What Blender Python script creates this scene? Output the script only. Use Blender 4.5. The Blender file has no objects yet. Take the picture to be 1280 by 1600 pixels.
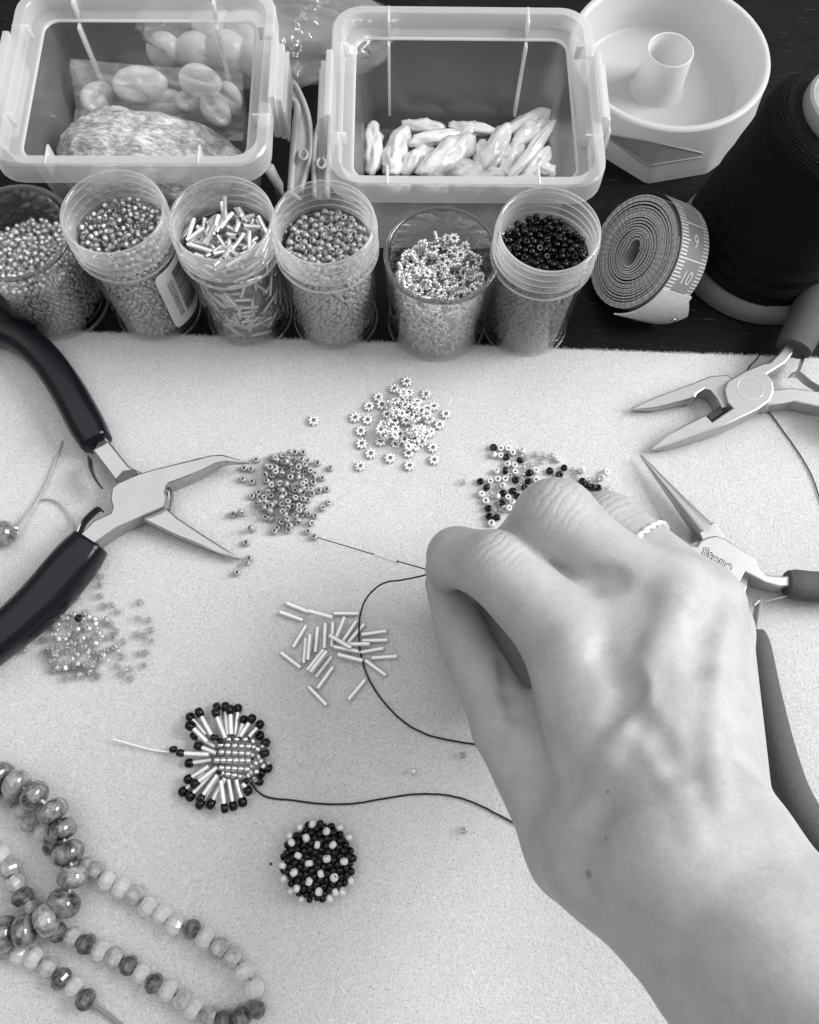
import bpy, math, random
import numpy as np
from mathutils import Vector, Matrix, Euler, noise
from mathutils.bvhtree import BVHTree

random.seed(7)
NP = np.random.default_rng(7)
SC = bpy.context.scene
COL = SC.collection
SC.unit_settings.system = 'METRIC'
SC.unit_settings.scale_length = 0.01          # one unit is one centimetre
pi = math.pi
R = math.radians

# ------------------------------------------------------------------ camera, world, lamps
CAM_H, CAM_T, CAM_R = 30.5, R(19.2), R(2.2)
cam_data = bpy.data.cameras.new('camera')
cam_data.sensor_fit = 'HORIZONTAL'
cam_data.sensor_width = 36.0
cam_data.lens = 36.0
cam_data.clip_start = 0.5
cam_data.clip_end = 600.0
cam = bpy.data.objects.new('camera', cam_data)
COL.objects.link(cam)
CAM_M = (Matrix.Rotation(CAM_T, 3, 'X') @ Matrix.Rotation(CAM_R, 3, 'Z'))
cam.matrix_world = Matrix.Translation((0, 0, CAM_H)) @ CAM_M.to_4x4()
SC.camera = cam
CAM_C = Vector((0, 0, CAM_H))

world = bpy.data.worlds.new('World')
SC.world = world
world.use_nodes = True
wbg = world.node_tree.nodes['Background']
wbg.inputs['Color'].default_value = (1, 1, 1, 1)
wbg.inputs['Strength'].default_value = 0.27


def area_lamp(name, loc, target, sx, sy, power):
    d = bpy.data.lights.new(name, 'AREA')
    d.shape = 'RECTANGLE'
    d.size, d.size_y, d.energy = sx, sy, power
    o = bpy.data.objects.new(name, d)
    COL.objects.link(o)
    o.location = loc
    o.rotation_euler = (Vector(target) - Vector(loc)).to_track_quat('-Z', 'Y').to_euler()
    return o


area_lamp('window_light', (172, 52, 112), (0, 12, 1), 110, 110, 470000)
area_lamp('overhead_fill', (-12, 24, 115), (-4, 10, 0), 150, 150, 58000)  # unseen soft lamp added for ceiling bounce, metal reflections and an even mat
SC.view_settings.view_transform = 'Standard'
SC.view_settings.look = 'None'
SC.view_settings.exposure = 0.48
SC.view_settings.gamma = 1.0
SC.cycles.max_bounces = 10
SC.cycles.transparent_max_bounces = 32
SC.cycles.transmission_bounces = 8
SC.cycles.glossy_bounces = 5
SC.cycles.caustics_reflective = False
SC.cycles.caustics_refractive = False


def at(u, v, z=0.0):
    """the point at height z that the photograph shows at pixel (u, v)"""
    d = CAM_M @ Vector(((u - 640) / 1280.0, -(v - 800) / 1280.0, -1.0))
    return CAM_C + d * ((z - CAM_H) / d.z)


def pxs(p):
    """pixels per centimetre at a point"""
    q = CAM_M.transposed() @ (Vector(p) - CAM_C)
    return 1280.0 / -q.z


def zoomed(x0, y0, s):
    return lambda x, y: (x0 + x / s, y0 + y / s)


# ------------------------------------------------------------------ materials
def g(v):
    return (v, v, v, 1.0)


class NT:
    def __init__(self, name):
        self.m = bpy.data.materials.new(name)
        self.m.use_nodes = True
        self.t = self.m.node_tree
        self.t.nodes.clear()
        self.out = self.n('ShaderNodeOutputMaterial')

    def n(self, kind, **kw):
        nd = self.t.nodes.new(kind)
        for k, val in kw.items():
            if k in nd.inputs.keys():
                s = nd.inputs[k]
                if isinstance(val, bpy.types.NodeSocket):
                    self.t.links.new(val, s)
                else:
                    s.default_value = val
            else:
                setattr(nd, k, val)
        return nd

    def link(self, a, b):
        self.t.links.new(a, b)

    def coord(self, scale=(1, 1, 1), rot=(0, 0, 0), kind='Object'):
        tc = self.n('ShaderNodeTexCoord')
        mp = self.n('ShaderNodeMapping')
        mp.inputs['Scale'].default_value = scale
        mp.inputs['Rotation'].default_value = rot
        self.link(tc.outputs[kind], mp.inputs['Vector'])
        return mp.outputs['Vector']

    def noise(self, vec, scale, detail=3.0, rough=0.6, dist=0.0):
        nd = self.n('ShaderNodeTexNoise')
        nd.inputs['Scale'].default_value = scale
        nd.inputs['Detail'].default_value = detail
        nd.inputs['Roughness'].default_value = rough
        nd.inputs['Distortion'].default_value = dist
        self.link(vec, nd.inputs['Vector'])
        return nd.outputs['Fac']

    def ramp(self, fac, stops):
        r = self.n('ShaderNodeValToRGB')
        els = r.color_ramp.elements
        while len(els) > 1:
            els.remove(els[-1])
        els[0].position = stops[0][0]
        els[0].color = g(stops[0][1])
        for p, c in stops[1:]:
            e = els.new(p)
            e.color = g(c)
        self.link(fac, r.inputs['Fac'])
        return r.outputs['Color']

    def mul(self, a, b):
        m = self.n('ShaderNodeMath', operation='MULTIPLY')
        for i, x in enumerate((a, b)):
            if isinstance(x, bpy.types.NodeSocket):
                self.link(x, m.inputs[i])
            else:
                m.inputs[i].default_value = x
        return m.outputs[0]

    def add(self, a, b):
        o = self.mul(a, b)
        o.node.operation = 'ADD'
        return o

    def bump(self, h, strength=0.3, dist=0.02, normal=None):
        b = self.n('ShaderNodeBump')
        b.inputs['Strength'].default_value = strength
        b.inputs['Distance'].default_value = dist
        self.link(h, b.inputs['Height'])
        if normal is not None:
            self.link(normal, b.inputs['Normal'])
        return b.outputs['Normal']

    def done(self, shader):
        self.link(shader, self.out.inputs['Surface'])
        return self.m

    def princ(self, color=0.5, rough=0.5, metal=0.0, normal=None, **kw):
        p = self.n('ShaderNodeBsdfPrincipled')
        if isinstance(color, bpy.types.NodeSocket):
            self.link(color, p.inputs['Base Color'])
        else:
            p.inputs['Base Color'].default_value = color if isinstance(color, tuple) else g(color)
        if isinstance(rough, bpy.types.NodeSocket):
            self.link(rough, p.inputs['Roughness'])
        else:
            p.inputs['Roughness'].default_value = rough
        p.inputs['Metallic'].default_value = metal
        if normal is not None:
            self.link(normal, p.inputs['Normal'])
        p.inputs['Subsurface Radius'].default_value = (1, 1, 1)
        for k, val in kw.items():
            p.inputs[k.replace('_', ' ')].default_value = val
        return p.outputs['BSDF']


def plain(name, color, rough=0.5, metal=0.0, var=0.0, vscale=4.0, bump=0.0, bscale=20.0, bdist=0.02, **kw):
    t = NT(name)
    vec = t.coord()
    c = color
    if var:
        f = t.noise(vec, vscale, 5.0)
        base = color[0] if isinstance(color, tuple) else color
        c = t.ramp(f, [(0.3, base * (1 - var)), (0.7, base * (1 + var))])
    nrm = t.bump(t.noise(vec, bscale, 4.0), bump, bdist) if bump else None
    return t.done(t.princ(c, rough, metal, nrm, **kw))


def thin_clear(name, haze=0.04, tint=0.95, edge=0.75, power=4.0, rough=0.03, white=0.8, edge_haze=0.0):
    """a clear skin of plastic or glass: see-through head on, reflecting at its edges"""
    t = NT(name)
    lw = t.n('ShaderNodeLayerWeight')
    lw.inputs['Blend'].default_value = 0.5
    p = t.n('ShaderNodeMath', operation='POWER')
    t.link(lw.outputs['Facing'], p.inputs[0])
    p.inputs[1].default_value = power
    fac = t.add(t.mul(p.outputs[0], edge), 0.045)
    tr = t.n('ShaderNodeBsdfTransparent')
    tr.inputs['Color'].default_value = g(tint)
    gl = t.n('ShaderNodeBsdfGlossy')
    gl.inputs['Roughness'].default_value = rough
    gl.inputs['Color'].default_value = g(0.95)
    df = t.n('ShaderNodeBsdfDiffuse')
    df.inputs['Color'].default_value = g(white)
    tl = t.n('ShaderNodeBsdfTranslucent')
    tl.inputs['Color'].default_value = g(white)
    dm = t.n('ShaderNodeMixShader')
    dm.inputs[0].default_value = 0.5
    t.link(df.outputs[0], dm.inputs[1])
    t.link(tl.outputs[0], dm.inputs[2])
    m1 = t.n('ShaderNodeMixShader')
    m1.inputs[0].default_value = haze
    if edge_haze:
        t.link(t.add(t.mul(p.outputs[0], edge_haze), haze), m1.inputs[0])
    t.link(tr.outputs[0], m1.inputs[1])
    t.link(dm.outputs[0], m1.inputs[2])
    m2 = t.n('ShaderNodeMixShader')
    t.link(fac, m2.inputs[0])
    t.link(m1.outputs[0], m2.inputs[1])
    t.link(gl.outputs[0], m2.inputs[2])
    return t.done(m2.outputs[0])


def felt_material():
    t = NT('felt')
    vec = t.coord()
    big = t.noise(vec, 0.35, 3.0)
    mid = t.noise(vec, 9.0, 4.0, 0.7)
    fib = t.noise(t.coord((14, 34, 14), (0, 0, 0.5)), 1.0, 4.0, 0.7, 1.6)
    fib2 = t.noise(t.coord((36, 13, 14), (0, 0, -0.4)), 1.0, 4.0, 0.7, 1.6)
    spk = t.noise(vec, 17.0, 1.0, 0.4)
    c = t.add(t.mul(big, 0.07), t.mul(mid, 0.22))
    c = t.add(c, t.mul(fib, 0.22))
    c = t.add(c, t.mul(fib2, 0.16))
    base = t.ramp(c, [(0.20, 0.44), (0.44, 0.80)])
    dark = t.ramp(spk, [(0.28, 0.5), (0.38, 1.0)])
    mx = t.n('ShaderNodeMix', data_type='RGBA', blend_type='MULTIPLY')
    mx.inputs[0].default_value = 1.0
    t.link(base, mx.inputs[6])
    t.link(dark, mx.inputs[7])
    h = t.add(t.add(t.mul(fib, 0.6), t.mul(fib2, 0.6)), t.mul(mid, 0.7))
    return t.done(t.princ(mx.outputs[2], 0.95, 0, t.bump(h, 0.9, 0.05), Sheen_Weight=0.15, Sheen_Roughness=0.6,
                          Specular_IOR_Level=0.1))


def wood_material():
    t = NT('dark_wood')
    grain = t.noise(t.coord((0.55, 9.0, 1.0), (0, 0, 0.0)), 1.6, 5.0, 0.65, 0.6)
    pores = t.noise(t.coord((1.3, 15.0, 1.0)), 1.0, 3.0, 0.5, 0.3)
    c = t.ramp(grain, [(0.35, 0.004), (0.65, 0.010)])
    p = t.ramp(pores, [(0.66, 0.0), (0.74, 0.05)])
    mx = t.n('ShaderNodeMix', data_type='RGBA', blend_type='ADD')
    mx.inputs[0].default_value = 1.0
    t.link(c, mx.inputs[6])
    t.link(p, mx.inputs[7])
    return t.done(t.princ(mx.outputs[2], 0.5, 0, t.bump(grain, 0.3, 0.03), Specular_IOR_Level=0.1))


def brushed(name, base=0.45, rough=0.36, metal=0.9, amount=0.1):
    t = NT(name)
    n1 = t.noise(t.coord((1.5, 60, 1.5), (0, 0, 0.55)), 1.0, 3.0, 0.7)
    c = t.ramp(n1, [(0.3, base * (1 - amount)), (0.7, base * (1 + amount))])
    return t.done(t.princ(c, rough, metal, t.bump(n1, 0.12, 0.01)))


def stone(name, lo, hi, rough=0.12, metal=0.0, scale=3.0, trans=0.0, alpha=1.0):
    t = NT(name)
    oi = t.n('ShaderNodeObjectInfo')
    off = t.n('ShaderNodeVectorMath', operation='SCALE')
    cmb = t.n('ShaderNodeCombineXYZ')
    for i in range(3):
        t.link(oi.outputs['Random'], cmb.inputs[i])
    t.link(cmb.outputs[0], off.inputs[0])
    off.inputs['Scale'].default_value = 37.0
    ad = t.n('ShaderNodeVectorMath', operation='ADD')
    t.link(t.coord(), ad.inputs[0])
    t.link(off.outputs[0], ad.inputs[1])
    f = t.noise(ad.outputs[0], scale, 7.0, 0.68, 0.35)
    c = t.ramp(f, [(0.37, lo), (0.52, (lo + hi) / 2), (0.65, hi)])
    kw = {}
    if trans:
        kw = dict(Subsurface_Weight=trans, Subsurface_Scale=0.25)
    s = t.princ(c, rough, metal, None, Coat_Weight=0.6, Coat_Roughness=0.06, **kw)
    if alpha < 1:
        tr = t.n('ShaderNodeBsdfTransparent')
        mx = t.n('ShaderNodeMixShader')
        mx.inputs[0].default_value = alpha
        t.link(tr.outputs[0], mx.inputs[1])
        t.link(s, mx.inputs[2])
        s = mx.outputs[0]
    return t.done(s)


M = {}
M['felt'] = felt_material()
M['wood'] = wood_material()
M['fibre'] = plain('felt_fibre', 0.80, 0.9, Specular_IOR_Level=0.1)
M['clear'] = thin_clear('clear_plastic', 0.012, 0.975, 0.6, 4.0)
M['neck'] = thin_clear("clear_plastic_neck", 0.045, 0.98, 0.5, 1.9, 0.10, 0.95, 1.0)
M['cup'] = thin_clear('clear_glass', 0.015, 0.95, 0.75, 2.8, 0.02)
M['cup_lip'] = thin_clear('clear_glass_lip', 0.06, 0.5, 0.8, 1.8, 0.05)
M['pp_wall'] = thin_clear('frosted_wall', 0.18, 0.93, 0.35, 3.0, 0.22, 0.88)
M['pp_rim'] = thin_clear('frosted_rim', 0.55, 0.92, 0.3, 2.2, 0.25, 0.92, 0.4)
M['pp_thick'] = thin_clear('frosted_rib', 0.75, 0.9, 0.25, 3.0, 0.25, 0.93)
M['bag_crisp'] = thin_clear('crisp_bag', 0.10, 0.93, 0.9, 1.1, 0.08, 0.9)
M['bag'] = thin_clear('clear_bag', 0.26, 0.96, 0.75, 2.2, 0.12)
wt_ = NT('white_plastic')
tl_ = wt_.n('ShaderNodeBsdfTranslucent')
tl_.inputs['Color'].default_value = g(0.8)
mx_ = wt_.n('ShaderNodeMixShader')
mx_.inputs[0].default_value = 0.42
wt_.link(wt_.princ(0.70, 0.4, 0), mx_.inputs[1])
wt_.link(tl_.outputs[0], mx_.inputs[2])
M['white'] = wt_.done(mx_.outputs[0])
M['label'] = plain('label_paper', 0.78, 0.6)
M['ink'] = plain('black_ink', 0.012, 0.6)
M['greyplastic'] = plain('grey_plastic', 0.15, 0.5)
M['capgrey'] = plain('pale_grey_plastic', 0.27, 0.45)
M['handle_pp'] = plain('translucent_grey_plastic', 0.42, 0.4, Subsurface_Weight=0.3, Subsurface_Scale=0.4)
M['black_bead'] = plain('black_glass', 0.003, 0.1, Specular_IOR_Level=0.35)
M['grey_bead'] = plain('grey_glaze', 0.34, 0.26, 0.15, 0.12, 5.0, Coat_Weight=0.5, Coat_Roughness=0.12)
M['dusk_bead'] = plain('dark_grey_glass', 0.16, 0.2, Coat_Weight=0.6, Coat_Roughness=0.08)
M['pearl_bead'] = plain('white_pearl_glaze', 0.68, 0.22, 0.0, Coat_Weight=0.6, Coat_Roughness=0.1)
M['bead_glass'] = thin_clear('bead_glass', 0.05, 0.985, 0.7, 3.0, 0.05)
M['bead_pure'] = thin_clear('pure_bead_glass', 0.03, 0.93, 0.85, 1.5, 0.04)
M['bead_glass_dark'] = thin_clear('tinted_bead_glass', 0.05, 0.8, 0.7, 2.6, 0.05)
M['silver'] = plain('silver_lining', 0.97, 0.25, 0.2)
M['silver_tube'] = plain('tube_lining', 0.92, 0.3, 0.8)
M['silver_matt'] = plain('bright_silver', 0.9, 0.26, 0.65)
M['lined_mass'] = stone('silver_lined_mass', 0.22, 0.97, 0.15, 0.35, 6.5)
M['silver_dull'] = plain('dull_silver', 0.62, 0.22, 0.9)
M['cordsilver'] = plain('silver_grey_cord', 0.5, 0.5, 0.3)
M['silver_core'] = plain('bead_mass', 0.30, 0.5, 0.3, 0.4, 6.0)
M['steel'] = plain('polished_steel', 0.42, 0.13, 1.0, 0.04, 1.2)
M['dark_steel'] = plain('dark_steel', 0.10, 0.25, 0.9)
M['brushed'] = brushed('brushed_steel')
M['vinyl'] = plain('black_vinyl', (0.004, 0.004, 0.008, 1), 0.22, 0, Specular_IOR_Level=0.3)
M['foam'] = plain('grey_foam', 0.065, 0.75, 0, 0.2, 10.0, 0.55, 18.0, 0.04)
M['thread'] = plain('black_thread', 0.006, 0.7, 0, 0, 1, 0.4, 60.0, 0.01)
M['cord'] = plain('grey_cord', 0.22, 0.8)
M['beige'] = plain('pale_string', 0.8, 0.5)
M['marble'] = stone('marbled_bead', 0.012, 0.32, 0.14, 0.08, 2.4)
M['marble2'] = stone('pale_marbled_bead', 0.10, 0.5, 0.1, 0.15, 2.4)
M['f_dark'] = stone('dark_faceted_stone', 0.02, 0.16, 0.12, 0, 4.0)
M['f_mid'] = stone('grey_faceted_stone', 0.18, 0.42, 0.12, 0, 3.0, 0.3)
M['f_light'] = stone('pale_faceted_stone', 0.34, 0.62, 0.12, 0, 3.0, 0.3, 0.75)
M['f_white'] = stone('white_faceted_stone', 0.62, 0.84, 0.1, 0, 2.0, 0.4, 0.5)
M['shell'] = stone('rough_shell', 0.12, 0.85, 0.35, 0, 2.4)
sm = NT('rough_shell')
sv = sm.coord()
sa, sb_ = sm.noise(sv, 1.1, 6.0, 0.7, 0.5), sm.noise(sm.coord((3, 9, 5), (0, 0, 0.4)), 1.0, 6.0, 0.7, 0.3)
sf = sm.add(sm.mul(sa, 0.6), sm.mul(sb_, 0.5))
M['shell'] = sm.done(sm.princ(sm.ramp(sf, [(0.40, 0.10), (0.53, 0.36), (0.68, 0.82)]), 0.4, 0, sm.bump(sb_, 0.8, 0.12)))
M['cowrie'] = plain('cowrie', 0.78, 0.25, 0, 0.1, 2.0, Subsurface_Weight=0.2, Subsurface_Scale=0.4)
M['stickpearl'] = plain('baroque_pearl', 0.74, 0.18, 0.0, 0.12, 2.0, 0.25, 2.5, 0.1, Coat_Weight=0.5, Coat_Roughness=0.12)
M['tape_edge'] = plain('tape_cloth_edge', 0.42, 0.7, 0, 0.25, 8.0)
M['tape_face'] = plain('tape_face', 0.27, 0.5)
M['tape_print'] = plain('tape_print', 0.72, 0.5)
M['tape_end'] = plain('tape_end_plastic', 0.62, 0.45, 0, 0.12, 6.0)


def skin_material(moles, joints=()):
    t = NT('skin')
    vec = t.coord()
    blot = t.noise(vec, 1.1, 4.0, 0.6)
    fine = t.noise(vec, 7.0, 4.0, 0.6)
    c = t.add(t.mul(blot, 0.6), t.mul(fine, 0.3))
    base = t.ramp(c, [(0.28, 0.34), (0.60, 0.44)])
    pos = t.n('ShaderNodeNewGeometry').outputs['Position']
    col = base
    for p, r, k in moles:
        d = t.n('ShaderNodeVectorMath', operation='DISTANCE')
        t.link(pos, d.inputs[0])
        d.inputs[1].default_value = p
        f = t.ramp(t.mul(d.outputs['Value'], 1.0 / (2 * r)), [(0.2, k), (0.5, 1.0)])
        mx = t.n('ShaderNodeMix', data_type='RGBA', blend_type='MULTIPLY')
        mx.inputs[0].default_value = 1.0
        t.link(col, mx.inputs[6])
        t.link(f, mx.inputs[7])
        col = mx.outputs[2]
    w1 = t.noise(t.coord((4, 15, 4), (0, 0, 0.55)), 1.0, 4.0, 0.65, 0.8)
    w2 = t.noise(t.coord((22, 22, 22)), 1.0, 3.0, 0.6, 0.4)
    v = t.n('ShaderNodeTexVoronoi', feature='DISTANCE_TO_EDGE')
    v.inputs['Scale'].default_value = 9.0
    t.link(t.coord((1, 1.8, 1), (0, 0, 0.6)), v.inputs['Vector'])
    cr = t.ramp(v.outputs['Distance'], [(0.0, 0.0), (0.12, 1.0)])
    h = t.add(t.add(t.mul(w1, 0.8), t.mul(w2, 0.4)), t.mul(cr, 0.05))
    for P, D, rad, fq in joints:
        sub = t.n('ShaderNodeVectorMath', operation='SUBTRACT')
        t.link(pos, sub.inputs[0])
        sub.inputs[1].default_value = P
        dt = t.n('ShaderNodeVectorMath', operation='DOT_PRODUCT')
        t.link(sub.outputs[0], dt.inputs[0])
        dt.inputs[1].default_value = D
        ln = t.n('ShaderNodeVectorMath', operation='LENGTH')
        t.link(sub.outputs[0], ln.inputs[0])
        wob = t.mul(t.noise(t.coord((1.6, 1.6, 1.6)), 1.0, 2.0), 5.0)
        sn = t.n('ShaderNodeMath', operation='SINE')
        t.link(t.add(t.mul(dt.outputs['Value'], fq), wob), sn.inputs[0])
        sh_ = t.n('ShaderNodeMath', operation='ABSOLUTE')
        t.link(sn.outputs[0], sh_.inputs[0])
        msk = t.ramp(t.mul(ln.outputs['Value'], 1.0 / (2 * rad)), [(0.15, 1.0), (0.5, 0.0)])
        h = t.add(h, t.mul(t.mul(sh_.outputs[0], msk), 1.0))
    return t.done(t.princ(col, 0.48, 0, t.bump(h, 0.45, 0.04), Subsurface_Weight=0.15, Subsurface_Scale=0.22,
                          Specular_IOR_Level=0.35))


# ------------------------------------------------------------------ object helpers
def tag(o, label=None, cat=None, group=None, kind=None):
    for k, v in (('label', label), ('category', cat), ('group', group), ('kind', kind)):
        if v:
            o[k] = v
    return o


def empty(name, loc, label, cat, group=None, rot=(0, 0, 0)):
    o = bpy.data.objects.new(name, None)
    o.empty_display_size = 0.5
    COL.objects.link(o)
    o.location = loc
    o.rotation_euler = rot
    return tag(o, label, cat, group)


def mesh(name, verts, faces, mats, smooth=True, mi=None):
    me = bpy.data.meshes.new(name)
    me.from_pydata([tuple(v) for v in verts], [], [tuple(f) for f in faces])
    for m in (mats if isinstance(mats, (list, tuple)) else [mats]):
        me.materials.append(m)
    if smooth:
        me.polygons.foreach_set('use_smooth', [True] * len(me.polygons))
    if mi is not None:
        me.polygons.foreach_set('material_index', mi)
    me.update()
    return me


def put(name, me, parent=None, loc=None, rot=None):
    o = bpy.data.objects.new(name, me)
    COL.objects.link(o)
    if parent is not None:
        o.parent = parent
    if loc is not None:
        o.location = loc
    if rot is not None:
        o.rotation_mode = 'QUATERNION' if len(rot) == 4 else 'XYZ'
        if len(rot) == 4:
            o.rotation_quaternion = rot
        else:
            o.rotation_euler = rot
    return o


class MB:
    """collects shapes into one mesh"""
    def __init__(self):
        self.v, self.f, self.mi = [], [], []

    def add(self, verts, faces, m=0):
        b = len(self.v)
        self.v += [Vector(p) for p in verts]
        self.f += [tuple(i + b for i in f) for f in faces]
        self.mi += [m] * len(faces)
        return self

    def lathe(self, prof, seg=32, m=0, closed=False, cx=0, cy=0, cap0=False, cap1=False):
        n = len(prof)
        vs = [(cx + r * math.cos(2 * pi * k / seg), cy + r * math.sin(2 * pi * k / seg), z) for r, z in prof for k in range(seg)]
        fs = []
        for i in range(n if closed else n - 1):
            j = (i + 1) % n
            for k in range(seg):
                l = (k + 1) % seg
                fs.append((i * seg + k, i * seg + l, j * seg + l, j * seg + k))
        if cap0:
            fs.append(tuple(reversed(range(seg))))
        if cap1:
            fs.append(tuple(range((n - 1) * seg, n * seg)))
        return self.add(vs, fs, m)

    def tube(self, path, rad, seg=10, m=0, flat=1.0, up=(0, 0, 1), caps=True, square=2.0, round_end=False):
        """swept section along path; flat scales the section along 'up'"""
        P = [Vector(p) for p in path]
        n = len(P)
        if not hasattr(rad, '__len__'):
            rad = [rad] * n
        vs = []
        U0 = Vector(up)
        for i in range(n):
            T = (P[min(i + 1, n - 1)] - P[max(i - 1, 0)]).normalized()
            S = T.cross(U0)
            if S.length < 1e-4:
                S = T.cross(Vector((1, 0, 0)))
            S.normalize()
            N = S.cross(T).normalized()
            for k in range(seg):
                a = 2 * pi * k / seg
                c, s = math.cos(a), math.sin(a)
                if square != 2.0:
                    q = (abs(c) ** square + abs(s) ** square) ** (-1.0 / square)
                    c, s = c * q, s * q
                vs.append(P[i] + S * (c * rad[i]) + N * (s * rad[i] * flat))
        fs = []
        for i in range(n - 1):
            for k in range(seg):
                l = (k + 1) % seg
                fs.append((i * seg + k, i * seg + l, (i + 1) * seg + l, (i + 1) * seg + k))
        if caps:
            fs.append(tuple(reversed(range(seg))))
            fs.append(tuple(range((n - 1) * seg, n * seg)))
        return self.add(vs, fs, m)

    def box(self, c, s, m=0, rz=0.0):
        x, y, z = s[0] / 2, s[1] / 2, s[2] / 2
        rot = Matrix.Rotation(rz, 3, 'Z')
        vs = [Vector(c) + rot @ Vector((a * x, b * y, d * z)) for d in (-1, 1) for a, b in ((-1, -1), (1, -1), (1, 1), (-1, 1))]
        return self.add(vs, [(3, 2, 1, 0), (4, 5, 6, 7), (0, 1, 5, 4), (1, 2, 6, 5), (2, 3, 7, 6), (3, 0, 4, 7)], m)

    def sphere(self, c, r, seg=10, rings=6, m=0, scale=(1, 1, 1)):
        c = Vector(c)
        vs = [c + Vector((0, 0, -r * scale[2]))]
        for i in range(1, rings):
            t = -pi / 2 + pi * i / rings
            for k in range(seg):
                a = 2 * pi * k / seg
                vs.append(c + Vector((r * math.cos(t) * math.cos(a) * scale[0], r * math.cos(t) * math.sin(a) * scale[1], r * math.sin(t) * scale[2])))
        vs.append(c + Vector((0, 0, r * scale[2])))
        fs = [(0, 1 + (k + 1) % seg, 1 + k) for k in range(seg)]
        for i in range(rings - 2):
            for k in range(seg):
                l = (k + 1) % seg
                a = 1 + i * seg
                fs.append((a + k, a + l, a + seg + l, a + seg + k))
        a = 1 + (rings - 2) * seg
        fs += [(a + k, a + (k + 1) % seg, len(vs) - 1) for k in range(seg)]
        return self.add(vs, fs, m)

    def prism(self, pts, z0, z1, bev=0.06, m=0):
        """outline (x, y[, top, bottom]) extruded with rounded upper and lower edges"""
        pts = [tuple(p) + (z1, z0) if len(p) == 2 else tuple(p) for p in pts]
        area = sum(pts[i][0] * pts[(i + 1) % len(pts)][1] - pts[(i + 1) % len(pts)][0] * pts[i][1] for i in range(len(pts)))
        if area < 0:
            pts = pts[::-1]
        n = len(pts)
        nrm = []
        for i in range(n):
            a, b, c = Vector(pts[i - 1][:2]), Vector(pts[i][:2]), Vector(pts[(i + 1) % n][:2])
            e1, e2 = (b - a), (c - b)
            if e1.length < 1e-6: e1 = e2
            if e2.length < 1e-6: e2 = e1
            e1.normalize(); e2.normalize()
            nv = Vector((e1.y + e2.y, -e1.x - e2.x))
            if nv.length < 1e-4: nv = Vector((e1.y, -e1.x))
            nv.normalize()
            k = max(0.55, nv.dot(Vector((e1.y, -e1.x))))
            nrm.append(nv / k)
        rows = []
        for off, side, dz in ((1.0, 0, 0.0), (0.3, 0, 0.3), (0.0, 0, 1.0), (0.0, 1, 1.0), (0.3, 1, 0.3), (1.0, 1, 0.0)):
            row = []
            for p, nv in zip(pts, nrm):
                b = min(bev, (p[2] - p[3]) * 0.45)
                z = p[3] + b * dz if side == 0 else p[2] - b * dz
                row.append((p[0] - nv.x * b * off, p[1] - nv.y * b * off, z))
            rows.append(row)
        vs = [q for r_ in rows for q in r_]
        fs = []
        for i in range(5):
            for k in range(n):
                l = (k + 1) % n
                fs.append((i * n + k, i * n + l, (i + 1) * n + l, (i + 1) * n + k))
        fs.append(tuple(reversed(range(n))))
        fs.append(tuple(range(5 * n, 6 * n)))
        return self.add(vs, fs, m)

    def loft(self, rows, m=0, cap0=False, cap1=False):
        n = len(rows[0])
        vs = [q for r_ in rows for q in r_]
        fs = []
        for i in range(len(rows) - 1):
            for k in range(n):
                l = (k + 1) % n
                fs.append((i * n + k, i * n + l, (i + 1) * n + l, (i + 1) * n + k))
        if cap0: fs.append(tuple(reversed(range(n))))
        if cap1: fs.append(tuple(range((len(rows) - 1) * n, len(rows) * n)))
        return self.add(vs, fs, m)

    def mesh(self, name, mats, smooth=True, sharp=None):
        me = mesh(name, self.v, self.f, mats, smooth, self.mi)
        if sharp is not None:
            me.set_sharp_from_angle(angle=R(sharp))
        return me

    def obj(self, name, mats, parent=None, smooth=True, sharp=38, loc=None, rot=None):
        if parent is not None and loc is None:
            off = Vector(parent.location)
            if parent.rotation_euler.to_matrix().is_identity if hasattr(Matrix, 'is_identity') else True:
                pass
            P = parent
            while P.parent is not None:
                P = P.parent
                off = off + Vector(P.location)
            self.v = [v - off for v in self.v]
        return put(name, self.mesh(name, mats, smooth, sharp), parent, loc, rot)


def spline(pts, n=8):
    """Catmull-Rom through points (any dimension)"""
    P = [np.array(p, float) for p in pts]
    P = [2 * P[0] - P[1]] + P + [2 * P[-1] - P[-2]]
    out = []
    for i in range(1, len(P) - 2):
        for k in range(n):
            t = k / n
            a, b, c, d = P[i - 1], P[i], P[i + 1], P[i + 2]
            out.append(0.5 * (2 * b + (c - a) * t + (2 * a - 5 * b + 4 * c - d) * t * t + (3 * b - 3 * c + d - a) * t ** 3))
    out.append(P[-2])
    return out


def rrect(w, d, r, z, n=6, cx=0.0, cy=0.0):
    out = []
    r = min(r, w / 2 - 1e-3, d / 2 - 1e-3)
    for sx, sy, a0 in ((1, 1, 0), (-1, 1, pi / 2), (-1, -1, pi), (1, -1, 1.5 * pi)):
        for k in range(n + 1):
            a = a0 + pi / 2 * k / n
            out.append(Vector((cx + sx * (w / 2 - r) + r * math.cos(a), cy + sy * (d / 2 - r) + r * math.sin(a), z)))
    return out


def text_mesh(s, size, extrude=0.0, offset=0.0, align='CENTER'):
    cu = bpy.data.curves.new('t', 'FONT')
    cu.body = s
    cu.size = size
    cu.extrude = extrude
    cu.offset = offset
    cu.align_x = align
    cu.align_y = 'CENTER'
    cu.resolution_u = 4
    o = bpy.data.objects.new('t', cu)
    COL.objects.link(o)
    bpy.context.view_layer.update()
    me = bpy.data.meshes.new_from_object(o.evaluated_get(bpy.context.evaluated_depsgraph_get()))
    vs = [v.co.copy() for v in me.vertices]
    fs = [tuple(p.vertices) for p in me.polygons]
    bpy.data.objects.remove(o)
    bpy.data.curves.remove(cu)
    bpy.data.meshes.remove(me)
    return vs, fs


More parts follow.
